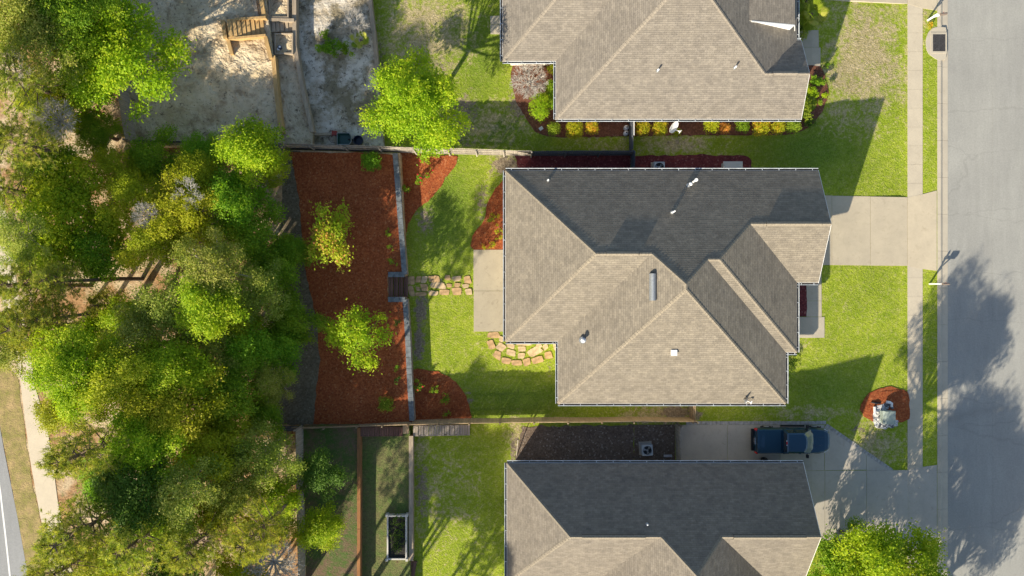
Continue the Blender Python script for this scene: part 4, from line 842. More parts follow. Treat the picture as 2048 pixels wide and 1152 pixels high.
# ------------------------------------------------------------------ small things round the houses
def air_unit(label, px, py, r=.42, h=.85, rz=0.0):
    x, y = P(px, py, h); root = empty('air_conditioner', (x, y, 0), rz); tag(root, label, 'air conditioner'); m = MB()
    [m.box(u, w) for u, w in (((-r, -r, .06), (r, -r + .03, h - .05)), ((-r, r - .03, .06), (r, r, h - .05)), ((-r, -r + .03, .06), (-r + .03, r - .03, h - .05)), ((r - .03, -r + .03, .06), (r, r - .03, h - .05)))]; m.box((-r - .1, -r - .1, -.05), (r + .1, r + .1, .06), 2)
    for k in range(14):
        for s in (-1, 1): z = .12 + k * (h - .25) / 14; m.box((-r + .03, s * (r + .012) - .012, z), (r - .03, s * (r + .012) + .012, z + .025)); m.box((s * (r + .012) - .012, -r + .03, z), (s * (r + .012) + .012, r - .03, z + .025))
    m.build('cabinet', [M['ac_metal'], M['ac_dark'], M['old_concrete']], root)
    m = MB(); n = 28
    for k in range(n):                                     # top panel with a round opening
        a, b = 2 * math.pi * k / n, 2 * math.pi * (k + 1) / n
        sq = lambda t: (r * max(-1, min(1, 1.42 * math.cos(t))), r * max(-1, min(1, 1.42 * math.sin(t)))); cr = lambda t: (r * .83 * math.cos(t), r * .83 * math.sin(t))
        m.face([(*cr(a), h), (*sq(a), h), (*sq(b), h), (*cr(b), h)]); m.face([(*sq(a), h), (*sq(a), h - .06), (*sq(b), h - .06), (*sq(b), h)]); m.face([(*cr(a), h), (*cr(b), h), (*cr(b), h - .2), (*cr(a), h - .2)])
    m.build('top_panel', M['ac_metal'], root); m = MB(); m.disc((0, 0), r * .83, h - .3, h - .2, 24); m.build('well', M['ac_dark'], root)
    m = MB()
    for k in range(3):
        a = 2 * math.pi * k / 3 + .4; m.face([(0, 0, h - .14), (r * .78 * math.cos(a), r * .78 * math.sin(a), h - .17), (r * .78 * math.cos(a + .75), r * .78 * math.sin(a + .75), h - .11)])
    m.disc((0, 0), .09, h - .16, h - .06, 12); m.build('fan', M['galvanised'], root)
    m = MB()
    for rr in (.25, .5, .76): m.tube([(r * rr * math.cos(2 * math.pi * k / 20), r * rr * math.sin(2 * math.pi * k / 20), h - .02) for k in range(21)], .006, 4)
    for k in range(10): a = math.pi * 2 * k / 10; m.tube([(.08 * math.cos(a), .08 * math.sin(a), h - .02), (r * .82 * math.cos(a), r * .82 * math.sin(a), h - .01)], .005, 4)
    m.build('guard', M['ac_dark'], root)
air_unit('blue grey air conditioner on the crimson mulch behind the middle house gutter', 1319, 334)
air_unit('pale square air conditioner with an open fan in the dark soil strip', 1295, 901, .42, .9, .06)
m = MB(); x, y = P(1466, 334, .7); m.box((-.72, -.4, .0), (.72, .4, .62)); m.build('generator', M['beige_metal'])
o = bpy.data.objects['generator']; o.location = (x, y, 0); tag(o, 'beige standby generator box on the crimson mulch behind the middle house', 'generator'); b = o.modifiers.new('bevel', 'BEVEL'); b.width = .07; b.segments = 3
lid = MB(); lid.box((-.76, -.44, .62), (.76, .44, .72)); lid.box((-.6, -.405, .15), (.6, -.40, .55), 1); lid.build('lid', [M['beige_metal'], M['ac_dark']], o, bevel=.04)
for k, (px, py) in enumerate(((1253.5, 254), (1253, 265))):
    x, y = P(px, py, .5); m = MB(); m.tube([(x, y, 0), (x, y, .06), (x, y, .36), (x, y, .47), (x, y, .5)], [.17, .2, .2, .14, .06], 20); m.tube([(x, y, .5), (x, y, .6)], .055, 10, 1); tag(m.build('canister', [M['canister'], M['ac_dark']], smooth=True), ['white round canister with dark valve, nearer the upper house wall', 'white round canister with dark valve, farther from the upper house wall'][k], 'canister', 'canisters by the dark fence')
# satellite dishes
def dish(label, loc, face, w, h, pole, mats, arm=.55):
    root = empty('satellite_dish', loc); tag(root, label, 'satellite dish'); f = Vector(face).normalized(); s = f.cross(Vector((0, 0, 1))).normalized(); u = s.cross(f)
    c = Vector((0, 0, pole)); m = MB(); nr, na = 5, 24; b = []
    P0 = lambda r, a: c + s * (w / 2 * r * math.cos(a)) + u * (h / 2 * r * math.sin(a)) + f * (.10 * r * r)
    for i in range(nr):
        for j in range(na):
            a, a2 = 2 * math.pi * j / na, 2 * math.pi * (j + 1) / na; r0, r1 = i / nr, (i + 1) / nr
            q = [P0(r0, a), P0(r1, a), P0(r1, a2), P0(r0, a2)] if i else [P0(0, 0), P0(r1, a), P0(r1, a2)]
            m.face(q, 0); m.face([p - f * .02 for p in q][::-1], 1)
    for j in range(na): a, a2 = 2 * math.pi * j / na, 2 * math.pi * (j + 1) / na; m.face([P0(1, a), P0(1, a) - f * .02, P0(1, a2) - f * .02, P0(1, a2)], 1)
    m.build('reflector', mats, root)
    e = c - u * (h * .38) + f * arm + u * .05; m = MB(); m.tube([c - u * h * .45, e], .028, 8); m.bar(e - s * .13, e + s * .13, .07, .08); m.tube([e, e - f * .14 + u * .05], [.05, .04], 10); m.build('feed_arm', M['vent_white'], root)
    m = MB(); m.tube([(0, 0, -.1), (0, 0, pole * .7), tuple(c - f * .06)], .03, 8); m.build('mast', M['galvanised'], root)
dish('white satellite dish on a mast beside a small green shrub, below the upper house', (*P(1346, 254, 1.2), 0), (.62, -.5, .62), 1.0, .86, 1.25, [M['vent_white'], M['vent_white']], .62)
x, y, z = on_roof(1487, 799, mS); dish('grey and white satellite dish on the middle house roof edge', (x, y, z), (.93, -.35, .18), .5, .62, .36, [M['vent_white'], M['galvanised']], .5)
# mailboxes
def mailbox(label, px, py, lean=0.0, seed=0):
    x, y = P(px, py); root = empty('mailbox', (x, y, 0), lean); tag(root, label, 'mailbox'); m = MB()
    m.box((-.055, -.055, -.1), (.055, .055, 1.3)); m.tube([(0, 0, 1.3), (0, 0, 1.38)], [.07, .01], 4); m.build('post', M['white_paint'], root)
    m = MB(); m.box((-.12, -.05, 1.0), (.78, .05, 1.1)); m.bar((.03, 0, .62), (.42, 0, 1.0), .07, .07); m.build('arm', M['white_paint'], root)
    m = MB(); n = 8; q = [(.09 * math.cos(math.pi * k / n), 1.24 + .09 * math.sin(math.pi * k / n)) for k in range(n + 1)] + [(-.09, 1.11), (.09, 1.11)]
    x0, x1 = .30, .80
    for k in range(len(q)): a, b = q[k], q[(k + 1) % len(q)]; m.face([(x0, a[0], a[1]), (x0, b[0], b[1]), (x1, b[0], b[1]), (x1, a[0], a[1])][::-1])
    m.face([(x1, a, b) for a, b in q]); m.face([(x0, a, b) for a, b in q][::-1]); m.build('box', M['mailbox_bronze'], root)
    m = MB(); m.box((.5, .09, 1.2), (.52, .105, 1.36)); m.build('flag', M['tail_red'], root)
mailbox('bronze mailbox on a white post beside the middle house driveway apron', 1859, 568)
mailbox('bronze mailbox on a leaning white post above the storm drain grate', 1855, 41, .1)
# storm drain
x0, y1 = P(1865, 69); x1, y0 = P(1890, 103); root = empty('storm_drain', (x0, y0, 0)); tag(root, 'storm drain inlet with diagonal iron grate beside the kerb', 'storm drain'); inv = (-x0, -y0, 0)
m = MB(); q = organic(PL([(1852, 76), (1862, 58), (1878, 54), (1891, 55), (1892.5, 90), (1891, 118), (1880, 122), (1862, 112), (1853, 100)]), .3, .0, 2)
for a, b in (((x0 - .16, y0 - .16, -.2), (x0, y1 + .16, .055)), ((x1, y0 - .16, -.2), (x1 + .12, y1 + .16, .055)), ((x0, y0 - .16, -.2), (x1, y0, .055)), ((x0, y1, -.2), (x1, y1 + .16, .055))): m.box(a, b)
m.build('collar', M['kerb_concrete'], root, inv)
m = MB()
for a in (q,):
    m.prism([p for p in a], -.14, .03)
m.build('apron', M['kerb_concrete'], root, inv); m = MB(); m.box((x0, y0, -.2), (x1, y1, .034)); m.build('pit', M['pit_black'], root, inv)
m = MB(); w, d = x1 - x0, y1 - y0
for k in range(-18, 26):
    p = Vector((x0 + k * .075, y1)); a, b = 0.0, 1.45; dx, dy = math.cos(-.9), math.sin(-.9)
    lo = max((x0 - p.x) / dx, 0); hi = min((x1 - p.x) / dx, (y0 - p.y) / dy)
    if hi - lo > .03: m.bar((p.x + dx * lo, p.y + dy * lo, .045), (p.x + dx * hi, p.y + dy * hi, .045), .028, .02)
for xx in (x0 + .015, x0 + w / 2, x1 - .015): m.bar((xx, y0, .048), (xx, y1, .048), .03, .02)
for yy in (y0 + .015, y1 - .015): m.bar((x0, yy, .05), (x1, yy, .05), .03, .02)
m.build('grate', M['grate_metal'], root, inv)
# utility box, rock pile and pipe in the front bed
x, y = P(1780, 836, .8); root = empty('utility_box', (x, y, 0)); tag(root, 'pale green metal utility box beside the front pavement', 'utility box')
m = MB(); m.box((-.46, -.5, 0), (.46, .5, .62)); m.build('cabinet', M['utility_green'], root, bevel=.02)
m = MB(); m.prism([(-.5, -.54), (.5, -.54), (.5, .54), (-.5, .54)], .62, .66); q = [(-.5, -.54, .66), (.5, -.54, .66), (.5, .54, .66), (-.5, .54, .66)]; r = [(-.28, -.5, .78), (.46, -.5, .78), (.46, .5, .78), (-.28, .5, .78)]
m.face(r)
for k in range(4): m.face([q[k], q[(k + 1) % 4], r[(k + 1) % 4], r[k]])
m.build('lid', M['utility_green'], root)
rnd = random.Random(12)
def rock_mesh(seed, mat):
    r = random.Random(seed); m = MB(); n, k = 8, 4; rings = []
    for i in range(k + 1):
        th = math.pi * (i / k) * .5 + .12; rings.append([Vector((math.sin(th) * math.cos(2 * math.pi * j / n), math.sin(th) * math.sin(2 * math.pi * j / n), math.cos(th))) * r.uniform(.72, 1.12) for j in range(n)])
    for i in range(k):
        for j in range(n): m.face([rings[i][j], rings[i + 1][j], rings[i + 1][(j + 1) % n], rings[i][(j + 1) % n]])
    m.face(rings[0]); return m.mesh('rock', M[mat])
rms = [rock_mesh(s, 'rock_pale') for s in range(4)] + [rock_mesh(s + 9, 'rock_dark') for s in range(3)]
q = organic(PL([(1748, 812), (1770, 808), (1788, 812), (1792, 830), (1792, 852), (1770, 856), (1748, 852)]), .2, .05, 5); m = MB(); m.prism(q, 0, .10)
t = NT('marble_chips'); v = t.voronoi(13, 'Color'); sp = t.n.new('ShaderNodeSeparateColor'); t.l(v, sp.inputs[0]); t.color(t.mix(t.ramp(sp.outputs[0], [(0.25, 0.0), (0.45, 1.0)]), (0.12, 0.12, 0.13), (0.66, 0.65, 0.63))); t.bump(sp.outputs[1], .05); M['marble_chips'] = t.m
tag(m.build('stone_chips', M['marble_chips']), 'pale marble chips heaped round the utility box', 'gravel', kind='stuff')
for k in range(16):
    side = k % 4; px = rnd.uniform(1748, 1766) if side < 2 else rnd.uniform(1750, 1790); py = rnd.uniform(814, 850) if side < 2 else rnd.choice((rnd.uniform(850, 857), rnd.uniform(808, 815)))
    dark = side >= 2; s = rnd.uniform(.10, .2); o = obj('rock', rms[4 + k % 3] if dark else rms[k % 4], None, (*P(px, py, .15), .07), (0, 0, rnd.random() * 6), (s, s * rnd.uniform(.7, 1.3), s * .8))
    tag(o, 'dark rock edging the marble chips by the utility box' if dark else 'pale rock on the marble chips left of the utility box', 'rock', 'dark edging rocks' if dark else 'pale rocks on the chips')
m = MB(); a, b, c = P(1770, 803), P(1777, 804), P(1781, 813); m.tube([(*a, .16), (*b, .2), (P(1780.5, 806)[0], P(1780.5, 806)[1], .2), (*c, .14)], .11, 12); tag(m.build('drain_pipe', M['vent_white'], smooth=True), 'white bent pipe lying above the utility box', 'pipe')
m = MB(); a, b = P(1747, 813), P(1747.5, 828); m.bar((*a, .14), (*b, .14), .12, .14); tag(m.build('edging_block', M['vent_white']), 'narrow white block left of the marble chips', 'block')
m = MB(); m.tube([(*P(1741, 804), .1), (*P(1752, 806), .14), (*P(1760, 806), .1)], [.04, .09, .05], 8); tag(m.build('black_hose', M['black_plastic'], smooth=True), 'short black hose piece above the marble chips', 'hose')
# cart and tub in the upper yard corner
x, y = P(690, 279, 1.0); root = empty('garden_cart', (x, y, ZU3)); tag(root, 'dark green garden cart parked against the north fence', 'garden cart'); m = MB(); L, W = .55, .45
o_ = [(-L, -W), (L * .7, -W), (L, -W * .5), (L, W * .5), (L * .7, W), (-L, W)]; i_ = [(a * .8, b * .75) for a, b in o_]
for k in range(6):
    a, b, c, d = o_[k], o_[(k + 1) % 6], i_[(k + 1) % 6], i_[k]; m.face([(*a, .62), (*d, .32), (*c, .32), (*b, .62)]); m.face([(*a, .62), (*b, .62), (*c, .28), (*d, .28)])
    m.tube([(*a, .63), (*b, .63)], .025, 6, 1)
m.face([(*p, .32) for p in i_]); m.build('tub', [M['green_plastic'], M['galvanised']], root); m = MB()
for s in (-1, 1): m.tube([(-L * .9, s * .3, .3), (-L - .45, s * .28, .75), (-L - .6, s * .1, .8)], .018, 6); m.tube([(0, s * .3, .3), (-.3, s * .34, .02)], .02, 6)
m.build('handle', M['ac_dark'], root); m = MB(); m.tube([(L * .7, -.06, .2), (L * .7, .06, .2)], .2, 18); m.build('wheel', M['tyre'], root)
x, y = P(717, 281, 1.0); m = MB(); m.tube([(x, y, ZU3), (x, y, ZU3 + .5)], [.3, .36], 22, 0, False); m.tube([(x, y, ZU3 + .12), (x, y, ZU3 + .14)], .3, 22); m.tube([(x + .36 * math.cos(k * math.pi / 11), y + .36 * math.sin(k * math.pi / 11), ZU3 + .5) for k in range(23)], .025, 6); tag(m.build('tub', M['navy_plastic']), 'round navy tub beside the green garden cart', 'tub')
m = MB(); x, y = P(669, 267, .9); m.box((-.18, -.18, 0), (.18, .18, .32)); m.box((-.2, -.2, .32), (.2, .2, .36)); o = m.build('crate', M['red_plastic'], None, (x, y, ZU3)); tag(o, 'small dull red crate left of the green garden cart', 'crate')
m = MB(); x, y = P(1082, 257, .05); m.box((x - .16, y - .13, 0), (x + .16, y + .13, .09), rz=.6); tag(m.build('splash_block', M['canister']), 'small grey stone block lying near the first clipped shrub', 'block')
# leaning pole at the lower lawn corner, small black planter by the lower house wall
m = MB(); a, b = P(1033, 912), P(1036, 878, .9); m.tube([(*a, 0.02), (*b, .9)], .035, 8); m.tube([(*b, .88), (b[0], b[1] + .05, 1.25)], [.06, .05], 8, 1); tag(m.build('garden_pole', [M['grey_wood'], M['black_plastic']]), 'thin leaning garden pole at the edge of the dark soil strip', 'pole')
m = MB(); x, y = P(1531, 922, .6); m.tube([(x, y, 0), (x, y, .06), (x, y, .5), (x, y, .56)], [.16, .2, .26, .22], 16); tag(m.build('urn', M['black_plastic'], smooth=True), 'round black urn on the lower driveway beside the house wall', 'urn')
m = MB()
for k in range(4): x, y = P(1329 + k * 4.2, 911); m.box((x - .07, y - .09, 0), (x + .07, y + .09, .12 + .03 * (k % 2)))
tag(m.build('meter_bank', M['canister']), 'row of small grey utility meters on the soil by the lower house', 'meter')

# ------------------------------------------------------------------ the pickup
def pickup(label, x, y, rz):
    root = empty('pickup_truck', (x, y, 0.03), rz); tag(root, label, 'pickup truck'); L0, L1 = -2.95, 2.95
    # stations along the length: x, half width at belt, z low, z shoulder, z top, top half width
    st = [(-2.95, .88, .62, .95, 1.20, .84), (-2.85, .98, .55, 1.0, 1.32, .93), (-2.3, 1.0, .5, 1.0, 1.33, .94), (-1.0, 1.0, .5, 1.0, 1.33, .94), (-.85, 1.0, .5, 1.0, 1.30, .94), (.9, 1.0, .5, 1.0, 1.20, .95), (1.25, 1.0, .5, 1.0, 1.20, .94), (1.9, .99, .5, .98, 1.17, .90), (2.45, .96, .45, .92, 1.12, .82), (2.75, .87, .42, .86, 1.05, .70), (2.93, .70, .45, .78, .96, .55)]
    m = MB(); ring = []
    for s in st:
        xx, w, zl, zs, zt, tw = s
        ring.append([(xx, -w * .94, zl), (xx, -w, zs - .25), (xx, -w, zs), (xx, -tw, zt - .035), (xx, -tw + .07, zt), (xx, -tw * .45, zt + .02), (xx, tw * .45, zt + .02), (xx, tw - .07, zt), (xx, tw, zt - .035), (xx, w, zs), (xx, w, zs - .25), (xx, w * .94, zl)])
    for i in range(len(ring) - 1):
        for j in range(11):
            if -2.8 <= st[i][0] < -1.0 and 4 <= j <= 6: continue     # open bed, closed by its cover
            m.face([ring[i][j], ring[i + 1][j], ring[i + 1][j + 1], ring[i][j + 1]][::-1])
        m.face([ring[i][0], ring[i][11], ring[i + 1][11], ring[i + 1][0]][::-1])
    m.face(ring[0]); m.face(ring[-1][::-1]); body = m.build('body', M['truck_paint'], root, smooth=True)
    e = body.modifiers.new('split', 'EDGE_SPLIT'); e.split_angle = R(38)
    m = MB()                                                          # cabin glass house
    c0 = [(-.86, .95, 1.27), (1.28, .95, 1.19)]; 
    low = [(-.84, -.93), (1.30, -.93), (1.52, -.55), (1.56, 0), (1.52, .55), (1.30, .93), (-.84, .93)]; top = [(-.70, -.74), (.62, -.74), (.80, -.42), (.84, 0), (.80, .42), (.62, .74), (-.70, .74)]
    for k in range(7):
        a, b, c, d = low[k], low[(k + 1) % 7], top[(k + 1) % 7], top[k]; ws = k in (1, 2, 3, 4)
        m.face([(*a, 1.2), (*b, 1.2), (*c, 1.80), (*d, 1.80)], 1 if ws else 0)
    m.build('window_glass', [M['glass'], M['windscreen']], root)
    m = MB(); rt = [(-.74, -.76), (.60, -.77), (.80, -.45), (.86, 0), (.80, .45), (.60, .77), (-.74, .76)]; r2 = [(-.64, -.66), (.54, -.67), (.68, -.38), (.72, 0), (.68, .38), (.54, .67), (-.64, .66)]
    m.face([(*p, 1.87) for p in r2])
    for k in range(7): m.face([(*rt[k], 1.80), (*rt[(k + 1) % 7], 1.80), (*r2[(k + 1) % 7], 1.87), (*r2[k], 1.87)])
    for s in (-1, 1):
        m.bar((.60, s * .76, 1.80), (1.28, s * .94, 1.21), .07, .05); m.bar((-.72, s * .75, 1.80), (-.84, s * .94, 1.25), .16, .05); m.bar((.0, s * .76, 1.80), (.02, s * .945, 1.22), .09, .04)
    m.build('roof', M['truck_paint'], root)
    m = MB(); m.box((-2.68, -.86, 1.26), (-1.02, .86, 1.345)); 
    for k in range(3): m.box((-2.68 + (k + 1) * .415 - .006, -.85, 1.345), (-2.68 + (k + 1) * .415 + .006, .85, 1.35))
    m.build('bed_cover', M['vinyl_cover'], root, bevel=.02)
    m = MB(); m.box((-1.02, -.86, 1.0), (-.84, .86, 1.2)); m.box((-2.93, -.80, 1.215), (-2.70, .80, 1.30)); m.build('bed_gap', M['black_plastic'], root)
    m = MB(); m.box((-3.12, -.86, .5), (-2.93, .86, .70)); m.build('rear_bumper', M['black_plastic'], root, bevel=.03)
    m = MB(); m.box((-3.0, -.27, .95), (-2.955, .27, 1.1)); m.box((-3.02, -.15, .72), (-2.99, .15, .88)); m.build('tailgate_badge', M['chrome'], root)
    m = MB(); m.bar((2.80, -.62, .62), (2.99, 0, .62), .1, .18); m.bar((2.99, 0, .62), (2.80, .62, .62), .1, .18); m.build('front_bumper', M['black_plastic'], root)
    for s in (-1, 1):
        m = MB(); m.box((-2.965, s * .9 - .08, .86), (-2.80, s * .9 + .085, 1.26)); m.build('tail_light', M['tail_red'], root, bevel=.02)
        m = MB(); m.bar((2.46, s * .90, .92), (2.80, s * .72, .88), .1, .14); m.build('headlight', M['lamp_clear'], root)
        m = MB(); m.box((.98, s * 1.16 - .14, 1.12), (1.16, s * 1.16 + .12, 1.34)); m.bar((1.05, s * .95, 1.2), (1.06, s * 1.1, 1.2), .06, .05); m.build('mirror', M['black_plastic'], root, bevel=.03)
        m = MB(); m.tube([(1.45, s * .35, 1.225), (2.0, s * .33, 1.195), (2.62, s * .27, 1.10)], .012, 5); m.build('hood_crease', M['truck_paint'], root)
        m = MB(); m.box((-.75, s * 1.06 - .07, .42), (1.15, s * 1.06 + .07, .50)); m.build('side_step', M['black_plastic'], root, bevel=.02)
        for k, xx in enumerate((-.42, .55)): m = MB(); m.box((xx - .1, s * 1.01 - .015, 1.0), (xx + .1, s * 1.01 + .02, 1.05)); m.build('door_handle', M['truck_paint'], root)
        for xx in (-1.85, 1.95):
            w = empty('wheel', (xx, s * .86, .40), 0, root)
            m = MB(); m.tube([(0, -.15, 0), (0, -.13, 0), (0, .13, 0), (0, .15, 0)], [.36, .40, .40, .36], 26); m.build('tyre', M['tyre'], w)
            m = MB(); m.tube([(0, s * .10, 0), (0, s * .165, 0)], [.25, .22], 18); m.build('rim', M['rim'], w)
            m = MB(); n = 12                                   # arch trim
            for k in range(n): a, b = math.pi * k / n, math.pi * (k + 1) / n; m.bar((xx + .47 * math.cos(a), s * .985, .42 + .47 * math.sin(a)), (xx + .47 * math.cos(b), s * .985, .42 + .47 * math.sin(b)), .09, .05)
            m.build('wheel_arch', M['black_plastic'], root)
    m = MB(); m.box((1.32, -.78, 1.215), (1.42, .78, 1.235)); m.build('wiper_cowl', M['black_plastic'], root)
    m = MB(); m.box((-.80, -.12, 1.80), (-.74, .12, 1.84)); m.build('brake_light', M['tail_red'], root); m = MB(); m.box((-.805, -.2, 1.80), (-.75, -.13, 1.845)); m.box((-.805, .13, 1.80), (-.75, .2, 1.845)); m.build('cargo_lamp', M['lamp_clear'], root)
x, y = P(1588, 883, 1.3); pickup('dark blue pickup truck with covered bed parked on the lower driveway', x, y, 0)

# ------------------------------------------------------------------ vegetation
def leaf_mesh(name, seed, lobes, n, size, mat, shape=.55, spread=.2, flat_up=.85, inner=.2, zmin=-.35, tint=(0., 1.), cluster=11):
    """lobes: (x, y, z, rx, ry, rz); leaves in small sprays near the lobe surfaces"""
    r = np.random.default_rng(seed); lob = np.array(lobes, float); wgt = (lob[:, 3] * lob[:, 4]) ** 1.0; wgt /= wgt.sum(); nc = max(1, n // cluster)
    li = r.choice(len(lob), nc, p=wgt); d = r.normal(size=(nc, 3)); d /= np.linalg.norm(d, axis=1)[:, None]
    d[:, 2] = np.where(d[:, 2] < zmin, -d[:, 2], d[:, 2]); rad = np.where(r.random(nc) < inner, r.uniform(.25, .8, nc), r.uniform(.80, 1.05, nc) + r.exponential(.09, nc))
    cc = lob[li, :3] + d * rad[:, None] * lob[li, 3:6]; ct = tint[0] + (tint[1] - tint[0]) * (.5 * r.random(len(lob))[li] + .5 * r.random(nc))
    idx = np.repeat(np.arange(nc), cluster); k = len(idx); sp = spread * (0.6 + 0.8 * r.random(nc))
    p = cc[idx] + r.normal(size=(k, 3)) * np.array([1, 1, .55]) * sp[idx][:, None]
    nrm = d[idx] * .5 + np.array([0, 0, flat_up]) + r.normal(size=(k, 3)) * .5; nrm /= np.linalg.norm(nrm, axis=1)[:, None]
    a = np.cross(nrm, r.normal(size=(k, 3))); a /= np.linalg.norm(a, axis=1)[:, None] + 1e-9; b = np.cross(nrm, a); s = size * r.uniform(.6, 1.3, k)[:, None]
    v = np.stack([p - a * s * .5, p + b * s * shape * .5 - nrm * s * .06, p + a * s * .5, p - b * s * shape * .5 - nrm * s * .06], 1).reshape(-1, 3)
    f = np.arange(k * 4).reshape(-1, 4); tv = np.clip(ct[idx] + r.normal(size=k) * .16, 0, 1)
    return raw_mesh(name, v, f, mat, tv)
def raw_mesh(name, v, f, mat, tv):
    me = bpy.data.meshes.new(name); me.vertices.add(len(v)); me.vertices.foreach_set('co', v.astype(np.float32).reshape(-1)); me.loops.add(f.size); me.loops.foreach_set('vertex_index', f.astype(np.int32).reshape(-1))
    me.polygons.add(len(f)); me.polygons.foreach_set('loop_start', np.arange(0, f.size, f.shape[1], dtype=np.int32)); me.materials.append(M[mat]); me.update(calc_edges=True)
    at = me.attributes.new('tint', 'FLOAT', 'FACE'); at.data.foreach_set('value', tv.astype(np.float32)); return me
def dome_lobes(seed, Rr, n, flat=.7, lr=(.26, .42), hole=0.0):
    r = random.Random(seed); out = [(0, 0, .12 * Rr, .45 * Rr, .45 * Rr, .42 * Rr)]
    for k in range(n):
        a = 2 * math.pi * (k * .618 + r.random() * .2); q = Rr * math.sqrt((k + .6) / n) * .80 * r.uniform(.8, 1.22); w = Rr * r.uniform(*lr)
        z = flat * Rr * (1 - (q / Rr) ** 2) * r.uniform(.35, 1.0) - .25 * Rr + r.gauss(0, .12 * Rr)
        out.append((q * math.cos(a), q * math.sin(a), z, w, w * r.uniform(.8, 1.15), w * .72))
    return out
def limb_mesh(name, seed, lobes, mat, r0, z_low, extra=2):
    r = random.Random(seed); m = MB()
    for l in lobes:
        a = Vector((0, 0, z_low + r.random() * .3 * abs(z_low))); b = Vector(l[:3]); mid = a.lerp(b, .5) + Vector((r.gauss(0, .15), r.gauss(0, .15), -.05)); m.tube([a, mid, b], [r0 * .6, r0 * .4, r0 * .14], 6, cap=False)
        for _ in range(extra):
            e = b + Vector((r.gauss(0, 1), r.gauss(0, 1), r.uniform(-.1, .8))).normalized() * l[3] * r.uniform(.6, .95); m.tube([mid.lerp(b, r.uniform(.3, .9)), e], [r0 * .22, r0 * .06], 5, cap=False)
    return m.mesh(name, M[mat])
def pine_mesh(seed, Rr, tufts, mat='pine_needle'):
    """needle tufts along drooping limbs; returns the crown and its limbs"""
    r = np.random.default_rng(seed); rr = random.Random(seed); lm = MB(); pos = []
    for w in range(9):
        z = -Rr * .75 + w * Rr * .2; reach = Rr * (1.0 - .085 * w) * (0.75 if w < 2 else 1)
        for k in range(5):
            a = 2 * math.pi * (k + w * .37) / 5 + rr.gauss(0, .25); L = reach * rr.uniform(.65, 1.05); u = Vector((math.cos(a), math.sin(a), 0)); p0 = Vector((0, 0, z)); p1 = p0 + u * L * .6 + Vector((0, 0, .12 * L)); p2 = p0 + u * L + Vector((0, 0, .26 * L))
            lm.tube([p0, p1, p2], [.055, .035, .012], 5, cap=False)
            for _ in range(max(3, int(tufts / 45))):
                t = rr.uniform(.38, 1.05); q = p0.lerp(p1, t / .6) if t < .6 else p1.lerp(p2, (t - .6) / .4); sd = Vector((-u.y, u.x, 0)) * rr.gauss(0, .17 * L * (.5 + t)); pos.append(tuple(q + sd + Vector((0, 0, rr.gauss(.05, .12)))))
    pos = np.array(pos); n = len(pos); nd = 15; idx = np.repeat(np.arange(n), nd); k = len(idx); d = r.normal(size=(k, 3)); d[:, 2] = np.abs(d[:, 2]) * .8 + .1; d /= np.linalg.norm(d, axis=1)[:, None]
    L = r.uniform(.16, .32, k)[:, None]; s = np.cross(d, r.normal(size=(k, 3))); s /= np.linalg.norm(s, axis=1)[:, None] + 1e-9; o = pos[idx] + r.normal(size=(k, 3)) * .05
    v = np.stack([o - s * .022, o + s * .022, o + d * L], 1).reshape(-1, 3); f = np.arange(k * 3).reshape(-1, 3); tv = np.clip(r.uniform(0, 1, n)[idx] * .8 + r.normal(size=k) * .15 + .1, 0, 1)
    return raw_mesh('crown', v, f, mat, tv), lm.mesh('branches', M['pine_bark'])
KIND = {}
def kind(name, variants): KIND[name] = variants
def broad(mat, seed, Rr, nl, n, size, bark='bark', flat=.7, lr=(.24, .38), inner=.22, extra=2, tint=(0, 1)):
    lob = dome_lobes(seed, Rr, nl, flat, lr); return (leaf_mesh('crown', seed, lob, n, size, mat, inner=inner, tint=tint), limb_mesh('branches', seed, lob, bark, Rr * .035, -.6 * Rr, extra), Rr)
kind('bright', [broad('bright_leaf', 11, 4.0, 34, 30000, .17, lr=(.14, .29)), broad('bright_leaf', 12, 4.0, 30, 26000, .175, lr=(.14, .29)), broad('bright_leaf', 13, 2.5, 18, 13000, .15, lr=(.17, .32))])
kind('green', [broad('green_leaf', 21, 3.4, 26, 20000, .165, lr=(.15, .3)), broad('green_leaf', 22, 2.6, 18, 12000, .155, lr=(.17, .32))])
kind('yellow', [broad('yellow_leaf', 31, 3.4, 28, 19000, .155, lr=(.13, .27)), broad('yellow_leaf', 32, 2.6, 20, 10500, .15, lr=(.14, .28))])
kind('olive', [broad('olive_leaf', 41, 3.4, 32, 20000, .135, 'pale_bark', lr=(.11, .24)), broad('olive_leaf', 42, 2.8, 26, 14000, .13, 'pale_bark', lr=(.12, .24)), broad('olive_leaf', 43, 3.2, 30, 15000, .13, 'pale_bark', lr=(.10, .21))])
kind('dark', [broad('dark_leaf', 51, 3.0, 22, 16000, .15, lr=(.16, .3)), broad('dark_leaf', 52, 2.4, 16, 13000, .14, lr=(.2, .34))])
pn = [pine_mesh(s, 3.2, 760) for s in (61, 62, 63)]; kind('pine', [(a, b, 3.2) for a, b in pn])
